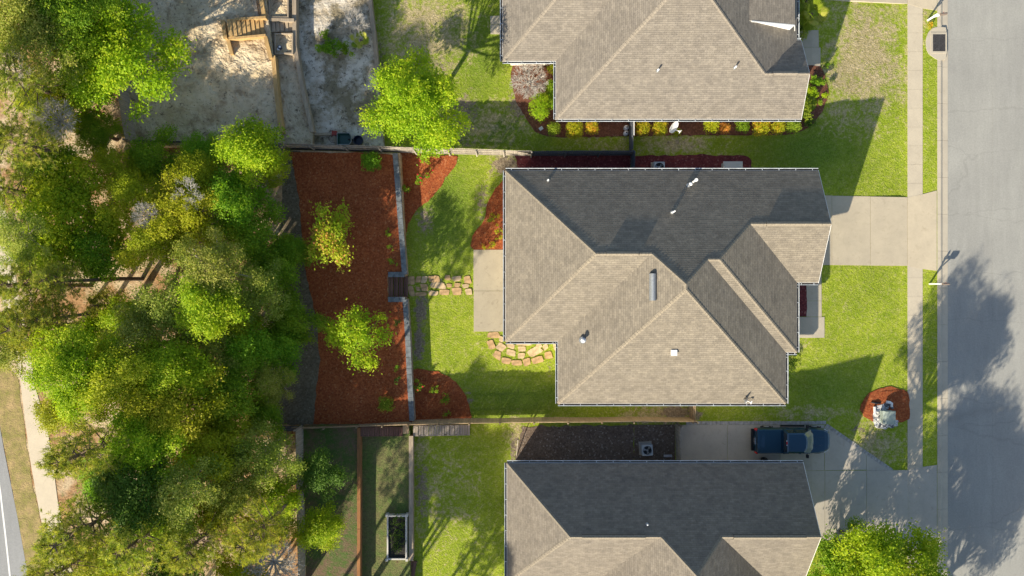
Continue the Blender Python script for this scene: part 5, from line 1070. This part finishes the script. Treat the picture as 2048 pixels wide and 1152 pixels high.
def dead_mesh(seed, Rr, n):
    r = random.Random(seed); m = MB()
    def grow(p, d, L, w, lev):
        q = p + d * L; mid = p.lerp(q, .5) + Vector((r.gauss(0, .06), r.gauss(0, .06), 0)) * L; m.tube([p, mid, q], [w, w * .75, max(.012, w * .45)], 5, cap=False)
        if lev:
            for _ in range(r.choice((4, 5, 5))): e = (d + Vector((r.gauss(0, .6), r.gauss(0, .6), r.gauss(0, .35)))).normalized(); grow(mid.lerp(q, r.uniform(.2, 1)), e, L * r.uniform(.5, .8), w * .5, lev - 1)
    for k in range(n): a = 2 * math.pi * (k + r.random() * .5) / n; grow(Vector((0, 0, 0)), Vector((math.cos(a) * .8, math.sin(a) * .8, .75)).normalized(), Rr * .5, .055, 3)
    return m.mesh('branches', M['dead_twig'])
dead_meshes = [dead_mesh(71, 2.0, 14), dead_mesh(72, 2.0, 5)]
def trunk_mesh(seed, mat):
    r = random.Random(seed); m = MB(); m.tube([(0, 0, -.2), (r.gauss(0, .04), r.gauss(0, .04), .3), (r.gauss(0, .05), r.gauss(0, .05), .65), (0, 0, 1.0)], [.21, .155, .125, .09], 10); return m.mesh('trunk', M[mat])
TR = {'bark': [trunk_mesh(s, 'bark') for s in (1, 2)], 'pine': [trunk_mesh(s, 'pine_bark') for s in (3, 4)], 'pale': [trunk_mesh(5, 'pale_bark')]}
tcount = [0]
NAMES = {'bright': 'broadleaf_tree', 'green': 'broadleaf_tree', 'yellow': 'broadleaf_tree', 'olive': 'oak_tree', 'dark': 'broadleaf_tree', 'pine': 'pine_tree'}
def tree(knd, px, py, hc, r, label, zb=T_WOOD, group='trees of the wood', var=None, name=None, squash=1.0):
    """a tree whose crown centre stands hc above its foot"""
    x, y = P(px, py, zb + hc); tcount[0] += 1; rnd = random.Random(tcount[0] * 7 + 3); vs = KIND[knd]
    cr, br, R0 = vs[var] if var is not None else min(vs[(tcount[0] % len(vs)):] + vs[:(tcount[0] % len(vs))], key=lambda q: round(abs(q[2] - r) / 1.0))
    root = empty(name or NAMES[knd], (x, y, zb)); tag(root, label, 'tree', group); s = r / R0; a = rnd.random() * 6.28; ux = rnd.uniform(.88, 1.16); pine = knd == 'pine'
    tr = TR['pine' if pine else ('pale' if knd == 'olive' else 'bark')]; w = .55 + r * .17
    obj('trunk', tr[tcount[0] % len(tr)], root, (0, 0, 0), (0, 0, a), (w, w, hc + (r * .8 if pine else -.1 * r)))
    obj('branches', br, root, (0, 0, hc), (0, 0, a), (s * ux, s / ux, s * squash)); obj('crown', cr, root, (0, 0, hc), (0, 0, a), (s * ux, s / ux, s * squash)); return root
W = [  # kind, px, py of the crown in the plan, height, radius, label
 ('bright', 238, 110, 5.0, 4.3, 'large lime green tree spreading over the board fence onto the sandy yard', 0),
 ('green', 160, 180, 3.2, 2.3, 'mid green tree tucked under the left side of the large lime green tree', None),
 ('bright', 185, 95, 5.5, 2.6, 'small lime crown joined to the upper left of the large lime green tree', 2),
 ('olive', 85, 70, 8, 3.3, 'olive oak in the upper left corner, left of the large lime green tree', None),
 ('olive', 20, 20, 9, 3.2, 'olive oak filling the very corner of the wood at upper left', None),
 ('green', 140, 15, 8, 3.0, 'dark green tree at the top edge, above the large lime green tree', None),
 ('pine', 25, 155, 9, 3.0, 'pine with pale bare branches at the left edge, upper quarter', None),
 ('yellow', 105, 245, 3.5, 2.2, 'thin yellow green tree over tan ground left of the board fence', None),
 ('pine', 40, 285, 8, 2.7, 'thin pine at the left edge, over the pale tan clearing', None),
 ('green', 195, 265, 2.6, 1.9, 'dark green tree pressed against the west fence of the sandy yard', None),
 ('bright', 145, 425, 4.2, 4.1, 'large bright green tree at the middle of the left part of the wood', 1),
 ('green', 195, 500, 5, 2.6, 'small green crown at the lower edge of the large bright tree', None),
 ('pine', 25, 380, 6, 2.7, 'pine at the left edge beside the large bright green tree', None),
 ('olive', 30, 470, 8, 2.2, 'small olive tree at the left edge above the bare path', None),
 ('green', 305, 320, 2.5, 2.2, 'green tree just below the dark fence of the sandy terrace', None),
 ('green', 405, 315, 2.6, 1.9, 'small green tree between two brighter crowns along the dark fence', None),
 ('bright', 505, 300, 4.6, 2.6, 'lime green tree hanging over the corner where the two north fences meet', 2),
 ('yellow', 550, 335, 3.5, 1.5, 'small golden yellow crown next to the red mulch yard fence corner', 1),
 ('yellow', 375, 425, 5, 3.1, 'rounded yellow green tree right of the large bright green tree', 0),
 ('yellow', 265, 385, 5, 2.0, 'sparse yellow tree with pale bare twigs beside the large bright tree', 1),
 ('yellow', 400, 355, 4.5, 2.1, 'sparse yellow tree with pale bare branches above the rounded yellow crown', 1),
 ('green', 470, 405, 4, 2.6, 'dark green tree right of the rounded yellow green tree', None),
 ('green', 515, 470, 3.4, 2.5, 'dark tree by the grey litter strip, above the green fringe', None),
 ('green', 555, 555, 3.0, 2.4, 'green tree at the right fringe of the wood facing the deck steps', None),
 ('green', 590, 640, 2.8, 2.0, 'green tree at the right fringe of the wood facing the gappy young tree', None),
 ('olive', 430, 545, 6.3, 2.8, 'bluish olive oak below the rounded yellow green tree', None),
 ('olive', 510, 590, 4.6, 2.7, 'yellowish olive oak near the right fringe at mid height', None),
 ('olive', 355, 615, 5.5, 2.8, 'olive oak right of the tan clearing with leaning trunks', None),
 ('olive', 285, 690, 5.5, 3.0, 'olive oak below the tan clearing with leaning trunks', None),
 ('olive', 400, 690, 5.0, 2.5, 'grey green oak in the very middle of the wood', None),
 ('green', 555, 700, 3.0, 2.4, 'green tree at the right fringe, left of the gappy young tree', None),
 ('green', 490, 690, 5, 2.4, 'dark green tree inside the right fringe, lower middle', None),
 ('pine', 215, 610, 4.5, 1.8, 'low pine sprouting beside the tan clearing', None),
 ('pine', 60, 570, 9, 2.8, 'pine leaning over the bare path at mid left edge', None),
 ('pine', 75, 655, 9.5, 3.0, 'dark tall pine over the bend of the far path', None),
 ('olive', 15, 690, 9, 2.3, 'yellow olive tree at the left edge above the road verge', None),
 ('bright', 150, 745, 7, 3.2, 'bright green tree beside the upper end of the pale far path', 1),
 ('yellow', 250, 765, 6.5, 3.2, 'yellow green tree right of the bright tree at the far path', 0),
 ('yellow', 350, 810, 6, 3.4, 'broad yellow green tree in the lower middle of the wood', 0),
 ('green', 455, 770, 5.5, 2.8, 'green tree left of the dark shaded corner by the long fence', None),
 ('olive', 540, 760, 4.5, 1.9, 'small tan olive tree at the fringe above the dark shaded corner', None),
 ('pine', 170, 905, 8.5, 2.9, 'pine beside the middle stretch of the pale far path', None),
 ('bright', 290, 890, 6.5, 3.2, 'bright green tree right of the pine at the middle of the far path', 1),
 ('yellow', 420, 895, 4.6, 3.0, 'bright yellow green tree left of the olive trees by the lower yard fence', 0),
 ('olive', 525, 905, 5.5, 2.6, 'tan olive oak at the corner of the long fence and lower yard fence', None),
 ('dark', 262, 990, 7, 2.8, 'dark green tree near the lower stretch of the far path', None),
 ('olive', 365, 985, 6.5, 3.0, 'olive oak in the lower wood, left of the tan olive trees', None),
 ('olive', 470, 975, 5.5, 2.6, 'tan olive oak with grey twigs in the lower right of the wood', None),
 ('bright', 555, 995, 4.5, 2.0, 'bright green tree leaning on the brown fence of the lower yard', 2),
 ('pine', 165, 1060, 8.5, 3.0, 'spreading pine overhanging the lower end of the far path', None),
 ('pine', 285, 1075, 7, 3.2, 'pine with dark forked limbs near the bottom edge of the wood', None),
 ('pine', 395, 1085, 6.0, 3.0, 'yellowish pine at the bottom edge, left of the bare grey tree', None),
 ('pine', 518, 1062, 11.0, 2.4, 'tall pine above the bare grey tree at the bottom edge', None),
 ('pine', 120, 1140, 8.5, 2.6, 'pine at the bottom edge right of the far road', None),
 ('yellow', 470, 1150, 5, 2.2, 'yellow green tree cut by the bottom edge beside the bare grey tree', None),
 ('dark', 330, 1165, 5, 3.0, 'dark tree cut by the bottom edge of the wood', None),
 ('yellow', 300, 485, 4.5, 2.0, 'small yellow green tree at the top of the tan clearing', 1),
 ('yellow', 225, 335, 4, 1.8, 'small yellow green tree above the sparse yellow tree, left of the green fence tree', 1),
 ('green', 95, 325, 4.5, 2.0, 'small green tree between the pale tan clearing and large bright tree', 1),
 ('bright', 205, 690, 5.5, 2.4, 'lime green tree between the tall dark pine and the yellow green tree', 2),
 ('bright', 350, 745, 6.5, 2.4, 'lime green crown above the broad yellow green tree', 2),
 ('yellow', 445, 835, 4.8, 2.4, 'yellow green tree below the green tree by the dark shaded corner', 1),
 ('yellow', 125, 830, 5, 1.9, 'small yellow green tree on the tan verge right of the far path', 1),
 ('green', 215, 955, 5.5, 2.2, 'small green tree below the pine beside the far path', 1),
 ('yellow', 440, 1015, 5, 2.3, 'yellow green tree left of the tan olive oak with grey twigs', 1),
 ('bright', 330, 1040, 5.5, 2.3, 'lime green tree between two pines near the bottom edge', 2),
 ('yellow', 205, 1130, 6, 2.3, 'yellow green tree between two pines at the bottom edge', 1),
 ('yellow', 545, 1055, 3.8, 1.7, 'small yellow green tree above the bare grey tree by the brown fence', 1),
 ('yellow', 75, 200, 5, 2.0, 'yellow green tree below the pine with pale bare branches', 1),
 ('bright', 85, 505, 6, 2.4, 'lime green tree at the lower left of the large bright green tree', 2),
 ('yellow', 470, 640, 5.5, 2.0, 'yellow green tree inside the wood, left of the right fringe', 1),
 ('green', 585, 505, 2.6, 1.5, 'small green bush tree at the fringe across from the yellow and red tree', 1),
 ('bright', 420, 610, 6.5, 2.4, 'lime green crown between the olive oaks in mid wood', 2),
 ('bright', 255, 640, 6.0, 2.0, 'small lime tree at the foot of the tan clearing', 2),
 ('green', 535, 830, 3.6, 1.8, 'small green tree in the dark shaded corner by the long fence', 1),
]
for k_, px, py, h_, r_, lb, v_ in W:
    tree(k_, px, py, h_ * (1.0 if py < 290 else 0.95 if py < 480 else 0.75 if px < 260 and py < 720 else 1.25 if px < 440 else 0.95), r_ * (1.04 if px < 480 else 1.0), lb, var=v_, squash=1.0 if px < 440 else 1.35)
# trees that stand outside the picture, to the south, and throw their shade into it (ground spot, crown height, radius)
OFF = [('olive', 330, 1290, 10, 3.2), ('green', 430, 1270, 9, 3.0), ('olive', 500, 1230, 5.5, 2.6), ('pine', 560, 1350, 9.5, 2.8), ('green', 640, 1330, 8, 2.4), ('olive', 700, 1320, 6.5, 2.6), ('yellow', 745, 1400, 7.5, 2.4), ('pine', 790, 1370, 5.5, 2.2), ('olive', 560, 1560, 12, 3.0), ('yellow', 700, 1560, 11, 2.6), ('olive', 830, 1440, 6.5, 2.2), ('green', 735, 1250, 5, 2.4), ('yellow', 675, 1265, 5.5, 2.2)]
for k_, gx, gy, h_, r_ in OFF: f_ = 55 / (54 - h_); tree(k_, 1024 + (gx - 1024) * f_, 576 + (gy - 576) * f_, h_, r_, 'tree standing beyond the lower edge of the picture', group='trees beyond the lower edge')
tree('green', 1800, 1420, 7.5, 4.8, 'tree standing beyond the lower edge of the picture by the street', zb=0, group='street trees')
tree('green', 1867, 1440, 6, 3.4, 'tree standing beyond the lower edge of the picture by the street', zb=0, group='street trees')
tree('green', 1900, 1335, 6, 3.2, 'tree standing beyond the lower edge of the picture by the street', zb=0, group='street trees')
tree('green', 1792, 1176, 2.5, 2.7, 'low green crown on the street side of the large bright street tree', zb=0, group='street trees', var=1)
tree('bright', 1768, 1160, 7.4, 4.4, 'large bright green tree between the lower house and the street', zb=0, group='street trees', var=0)
tree('green', 1704, 1128, 3.0, 2.7, 'low green crown on the house side of the large bright street tree', zb=0, group='street trees', var=1, squash=1.5)
tree('green', 1674, 1152, 2.4, 2.2, 'low green crown at the lower left skirt of the large bright street tree', zb=0, group='street trees', var=1, squash=1.3)
tree('green', 1712, 1084, 2.4, 1.7, 'low green crown at the upper left skirt of the large bright street tree', zb=0, group='street trees', var=1, squash=1.3)
# yard trees
tree('dark', 640, 946, 2.8, 1.85, 'round dark green tree inside the brown fence of the lower yard', ZB1, None, 1, 'round_tree')
tree('bright', 643, 1055, 2.8, 1.9, 'small bright lime tree in front of the round dark tree, lower yard', ZB1, None, 2)
tree('bright', 825, 212, 4.8, 3.8, 'broad lime green tree overhanging the grey fence between two back yards', .3, None, 1)
KIND['maple'] = [broad('maple_leaf', 81, 2.1, 15, 4300, .17, lr=(.13, .28), flat=.9)]; NAMES['maple'] = 'maple_tree'
tree('maple', 657, 480, 2.6, 2.3, 'small yellow and red leaved tree on the red mulch terrace', T1, None, 0)
KIND['young'] = [broad('bright_leaf', 85, 2.3, 15, 4600, .16, lr=(.11, .26), flat=.9)]; NAMES['young'] = 'young_tree'
tree('young', 714, 672, 2.7, 2.6, 'gappy young green tree on the red mulch below the deck steps', T1, None, 0, 'young_tree')
# bare trees
def bare(label, px, py, h, s, k, zb, grp=None):
    x, y = P(px, py, zb + h); root = empty('bare_tree', (x, y, zb)); tag(root, label, 'tree', grp); obj('trunk', TR['pale'][0], root, (0, 0, 0), (0, 0, 0), (.5 * s, .5 * s, h)); obj('branches', dead_meshes[k], root, (0, 0, h * .9), (0, 0, k * 2.0), (s, s, s))
bare('bare grey tree by the brown fence at the bottom edge of the wood', 545, 1128, 4.2, 1.25, 0, T_WOOD)
bare('bare pale branches rising among the sparse yellow trees', 375, 385, 6.5, .7, 1, T_WOOD)
bare('bare twiggy tree beside the sparse yellow tree and large bright tree', 290, 430, 6, .55, 0, T_WOOD)
bare('bare pale tree at the left edge near the top corner', 25, 130, 9, .8, 1, T_WOOD)
bare('bare grey tree showing above the tan clearing', 110, 240, 6, .9, 0, T_WOOD)
# leaning dark pine trunks in the tan clearing
for (a, b), lb in ((((285, 558), (118, 562)), 'pine whose long dark trunk crosses the tan clearing, upper of two'), (((275, 613), (108, 637)), 'pine whose thick dark trunk crosses the tan clearing, lower of two')):
    p = P(*a, T_WOOD); q = P(*b, 8.5); root = empty('leaning_pine', (*p, T_WOOD)); tag(root, lb, 'tree', 'trees of the wood')
    m = MB(); q = Vector((q[0] - p[0], q[1] - p[1], 8.5 - T_WOOD)); p = Vector((0, 0, -.1)); m.tube([p, p.lerp(q, .3) + Vector((0, .06, 0)), p.lerp(q, .7), q], [.17, .15, .12, .09], 10); m.build('trunk', M['bark'], root)
    obj('branches', pn[0][1], root, q, (0, 0, a[0]), (.65, .65, .6)); obj('crown', pn[0][0], root, q, (0, 0, a[0]), (.65, .65, .6))
# ---- shrubs
def shrub(name, label, px, py, rx, ry, hz, mat, n, size, zb=0.0, seed=1, group=None, lobes=None, tint=(0, 1), flowers=0, cat='shrub', spread=.05, rz=0.0, flower='rose_red'):
    """low bush: stems and a leafy shell; optionally blossoms as a part"""
    x, y = P(px, py, zb + hz * .7); root = empty(name, (x, y, zb), rz); tag(root, label, cat, group)
    lob = lobes or [(0, 0, hz * .5, rx, ry, hz * .5)]
    obj('foliage', leaf_mesh('foliage', seed, lob, n, size, mat, inner=.2, spread=spread, zmin=-.2, tint=tint, cluster=6), root)
    m = MB(); r = random.Random(seed)
    for l in lob[:6]: m.tube([(0, 0, -.05), (l[0] * .5, l[1] * .5, l[2] * .5), l[:3]], [.03, .022, .01], 5, cap=False)
    m.build('stem', M['bark'], root)
    for k in range(flowers):
        l = r.choice(lob); a = r.random() * 6.28; q = r.uniform(.3, 1); fm = MB(); c = (l[0] + l[3] * q * math.cos(a), l[1] + l[4] * q * math.sin(a), l[2] + l[5] * .9); s = .075
        for j in range(6): b = j * 1.047; fm.face([c, (c[0] + s * math.cos(b), c[1] + s * math.sin(b), c[2] + .05), (c[0] + s * math.cos(b + .9), c[1] + s * math.sin(b + .9), c[2] + .05)])
        fm.face([(c[0] + s * .6 * math.cos(j * 1.047), c[1] + s * .6 * math.sin(j * 1.047), c[2] + .06) for j in range(6)]); fm.build('blossom', M[flower], root)
    return root
def boxy(rx, ry, hz): return [(sx * rx * .38, sy * ry * .38, hz * .55, rx * .60, ry * .60, hz * .45) for sx in (-1, 1) for sy in (-1, 1)] + [(0, 0, hz * .6, rx * .75, ry * .75, hz * .46)]
ROW = [(1107, 258, 13, 'hedge_leaf', (0, .8), 'light green'), (1149, 260, 16, 'gold_leaf', (.1, .8), 'large golden'), (1184, 256, 12, 'gold_leaf', (.2, 1), 'orange flecked'), (1285, 257, 14, 'gold_leaf', (.1, .85), 'golden'), (1319, 256, 14, 'gold_leaf', (.1, .8), 'yellow gold'),
       (1423, 252, 14, 'gold_leaf', (.1, .8), 'yellow green'), (1449, 256, 10, 'hedge_orange', (.2, 1), 'small orange'), (1486, 252, 12, 'hedge_leaf', (0, .7), 'small green'), (1523, 255, 16, 'gold_leaf', (.2, 1), 'large orange tipped'), (1556, 254, 14, 'gold_leaf', (.1, .9), 'gold and orange'), (1587, 251, 14, 'hedge_leaf', (.2, 1), 'pale green')]
for i, (px, py, r, mt, tn, adj) in enumerate(ROW):
    q = r * .04; shrub('clipped_shrub', f'{adj} clipped shrub, {ordinal(i)} from the left in the row below the upper house', px, py, q, q, 1.45, mt, int(2300 * (q / .55) ** 2), .085, seed=100 + i, group='clipped shrubs along the upper house', lobes=boxy(q, q, 1.45), tint=tn)
shrub('low_shrub', 'small low green shrub right under the white mast mounted dish', 1354, 264, .36, .3, .5, 'gold_leaf', 500, .08, seed=120, tint=(0, .5))
shrub('cypress_shrub', 'smooth lime green shrub at the left side of the upper house', 1080, 212, .75, 1.1, 1.5, 'bright_leaf', 4200, .09, seed=121, lobes=[(0, 0, .8, .72, 1.05, .75), (.25, .5, .9, .45, .5, .6)], tint=(.2, .9))
shrub('dark_shrub', 'dark green shrub between the lime shrub and the upper house wall', 1102, 188, .5, 1.1, 1.2, 'green_leaf', 2400, .1, seed=122, lobes=[(0, .5, .6, .42, .6, .55), (0, -.5, .6, .42, .6, .5)])
shrub('corner_shrub', 'small green shrub in the corner of the upper house step', 1106, 138, .35, .35, .9, 'gold_leaf', 600, .1, seed=123, tint=(0, .4))
shrub('round_shrub', 'rounded dark green shrub by the top fence on the red mulch terrace', 741, 323, .75, .75, 1.0, 'green_leaf', 3000, .1, T1, seed=124, lobes=boxy(.75, .75, 1.0), tint=(0, .6))
shrub('round_shrub', 'small lime green shrub at the bottom of the red mulch terrace', 772, 808, .58, .6, .8, 'hedge_leaf', 2000, .085, T1, seed=125, lobes=boxy(.56, .58, .8), tint=(.1, .9))
def sprays(r, n, sd, z=.4): q = random.Random(sd); return [(q.gauss(0, r * .5), q.gauss(0, r * .5), z * q.uniform(.5, 1.2), r * .35, r * .35, .2) for _ in range(n)]
for i, (px, py, r, n, lb, fl) in enumerate([(838, 776, .5, 500, 'rose bush with red blooms in the half round bed, nearest the block wall', 5), (869, 779, .35, 260, 'slender rose bush in the middle of the half round bed', 1), (890, 800, .5, 420, 'rose bush with one red bloom at the right of the half round bed', 2), (895, 830, .3, 140, 'small dark rose bush near the long fence in the half round bed', 0),
        (813, 380, .5, 420, 'rose bush with red blooms against the upper block wall run', 6), (836, 366, .45, 380, 'rose bush with red blooms in the middle of the upper bed', 5), (852, 350, .4, 320, 'rose bush with red blooms next to the lawn in the upper bed', 4), (850, 322, .4, 320, 'leafy bush under the grey fence in the upper bed', 1)]):
    shrub('rose_bush', lb, px, py, r, r, .8, 'green_leaf' if i != 7 else 'bright_leaf', n, .09, .03, 140 + i, 'rose bushes in the mulch beds', sprays(r, 7, 40 + i, .6), (.1, .9), fl, 'rose bush')
for i, (px, py, r, n, mt, z, lb) in enumerate([(775, 466, .28, 160, 'green_leaf', T1, 'small green plant on the terrace near the upper wall run'), (781, 495, .3, 130, 'green_leaf', T1, 'low dull plant on the terrace above the deck steps'), (782, 525, .35, 170, 'green_leaf', T1, 'low dull plant on the terrace right by the deck steps'), (795, 736, .22, 120, 'green_leaf', T1, 'small plant on the terrace beside the lower wall run'), (795, 760, .25, 120, 'dark_leaf', T1, 'faint small plant below another on the lower terrace'), (795, 645, .3, 120, 'dark_leaf', T1, 'tiny dark plant on the terrace below the deck corner'),
        (982, 440, .28, 140, 'green_leaf', .03, 'small yellow green plant in the patio mulch bed, upper of three'), (993, 434, .3, 150, 'yellow_leaf', .03, 'small plant close to the gutter in the patio mulch bed'), (1002, 462, .42, 260, 'yellow_leaf', .03, 'spiky yellow green plant against the wall in the patio mulch bed'), (968, 492, .25, 130, 'gold_leaf', .03, 'small golden plant at the patio corner of the mulch bed'), (985, 489, .35, 210, 'yellow_leaf', .03, 'yellow green plant along the patio edge in the mulch bed')]):
    shrub('small_plant', lb, px, py, r, r, .35, mt, n, .09, z, 160 + i, None, sprays(r, 5, 60 + i, .3), (.1, 1), 0, 'plant')
# beds beside the upper house front
for i, (px, py, rx, ry, h, n, mt, lb) in enumerate([(1612, 217, .38, .85, 1.1, 1900, 'hedge_leaf', 'bright green hedge clump at the front corner of the upper house'), (1630, 185, .65, .55, 1.0, 1700, 'bright_leaf', 'loose bright green shrub right of the front corner hedge'), (1636, 163, .6, .5, .9, 1300, 'green_leaf', 'dark leafy shrub below the upper house walk'), (1640, 205, .3, .3, .5, 360, 'hedge_leaf', 'low pale shrub at the mulch edge by the dry lawn'), (1622, 245, .4, .35, .5, 500, 'dark_leaf', 'dark low shrub at the mulch corner in shade'), (1607, 66, .35, .5, .7, 700, 'olive_leaf', 'brownish shrub under the eave beside the upper house walk'), (1603, 40, .3, .8, .8, 900, 'dark_leaf', 'dark shrub under the eave beside the palm'), (1655, 128, .28, .28, .9, 200, 'green_leaf', 'thin green plant at the lower corner of the upper house walk')]):
    shrub('front_shrub', lb, px, py, rx, ry, h, mt, n, .1, 0, 180 + i, None, sprays(max(rx, ry) * .8, 8, 80 + i, h * .6) if i in (1, 2, 3, 7) else None, (0, 1))
shrub('foundation_shrub', 'dark rounded shrub peeping from the east wall of the middle house', 1567, 735, .95, 1.0, .9, 'dark_leaf', 2200, .1, seed=190)
shrub('yellow_flower_clump', 'clump of yellow flowers below the leaning white mailbox post', 1860, 50, .2, .26, .4, 'gold_leaf', 220, .07, seed=191, tint=(.4, .7), flowers=9, cat='flowers', flower='yellow_flower')
for i, (px, py, rx, n, lb) in enumerate([(662, 88, .85, 2200, 'low green shrub in the pale sandy yard, left of the fronded palm'), (690, 100, .6, 1000, 'dark green shrub under the fronded palm in the pale sandy yard'), (650, 70, .4, 420, 'small green shrub at the left of the pale sandy yard thicket')]):
    shrub('yard_shrub', lb, px, py, rx, rx * .7, .8, 'green_leaf', n, .11, ZU3, 195 + i, None, sprays(rx, 9, 95 + i, .5))
shrub('vine_shrub', 'low green plant clump in the raised garden bed', 793, 1065, .5, 1.2, .35, 'dark_leaf', 900, .1, 1.0, 199, None, [(0, 0, .15, .55, 1.4, .15)], cat='plant')
# palms
def palm(name, label, px, py, r, n, zb, h, mat, seed, spread_z=.25):
    x, y = P(px, py, zb + h); root = empty(name, (x, y, zb)); tag(root, label, 'palm'); q = random.Random(seed); V, F, T = [], [], []
    for k in range(n):
        a = 2 * math.pi * k * .618; el = q.uniform(-.1, 1.1) * (1 - k / n * .3); L = r * q.uniform(.12, .58); u = Vector((math.cos(a) * math.cos(el), math.sin(a) * math.cos(el), math.sin(el))); c = Vector((0, 0, h)) + u * L; s = u.cross(Vector((0, 0, 1))).normalized(); t_ = q.random()
        for j in range(15):                                 # fan blade fingers
            b = (j - 7) / 7 * 1.35; d = (u * math.cos(b) + s * math.sin(b)).normalized(); e = c + d * r * .5 * (1 - .25 * abs(b)) + Vector((0, 0, -.12 * r)); w = s * math.cos(b) - u * math.sin(b); i = len(V); md = c.lerp(e, .55)
            V += [c, md + w * .035 * r, e, md - w * .035 * r]; F.append([i, i + 1, i + 2, i + 3]); T.append(min(1, max(0, t_ + q.gauss(0, .15))))
    obj('frond', raw_mesh('frond', np.array([tuple(v) for v in V]), np.array(F), mat, np.array(T)), root)
    m = MB(); m.tube([(0, 0, -.1), (0, 0, h * .6), (0, 0, h)], [.14, .12, .1], 8); m.build('trunk', M['bark'], root); return root
palm('fan_palm', 'fan palm with glossy yellow green fronds beside the upper house front wall', 1624, 28, 1.45, 26, 0, 1.3, 'palm_leaf', 5)
palm('fan_palm', 'fan palm in shade below the larger palm at the upper house walk', 1614, 2, 1.0, 14, 0, .9, 'palm_leaf', 6)
palm('fronded_palm', 'fronded palm with yellow green leaves beside the weathered timber post wall', 722, 80, 1.0, 14, ZU3, .8, 'palm_leaf', 7)
bare('grey leafless shrub left of the upper house step', 1058, 165, .7, .85, 0, 0.0); bare('grey leafless shrub above the fronded palm in the pale sandy yard', 712, 50, .9, .7, 1, ZU3)

# ---- set everything on the falling front lots down on the slope
for o in list(sc.objects):
    if o.parent or o.type not in ('MESH', 'EMPTY') or o.name.startswith('house'): continue
    if o.location.length > 1e-6:
        if o.location.x > X_TOP: o.location.z += fall(o.location.x)
    elif o.type == 'MESH':
        for v in o.data.vertices:
            if v.co.x > X_TOP: v.co.z += fall(v.co.x)
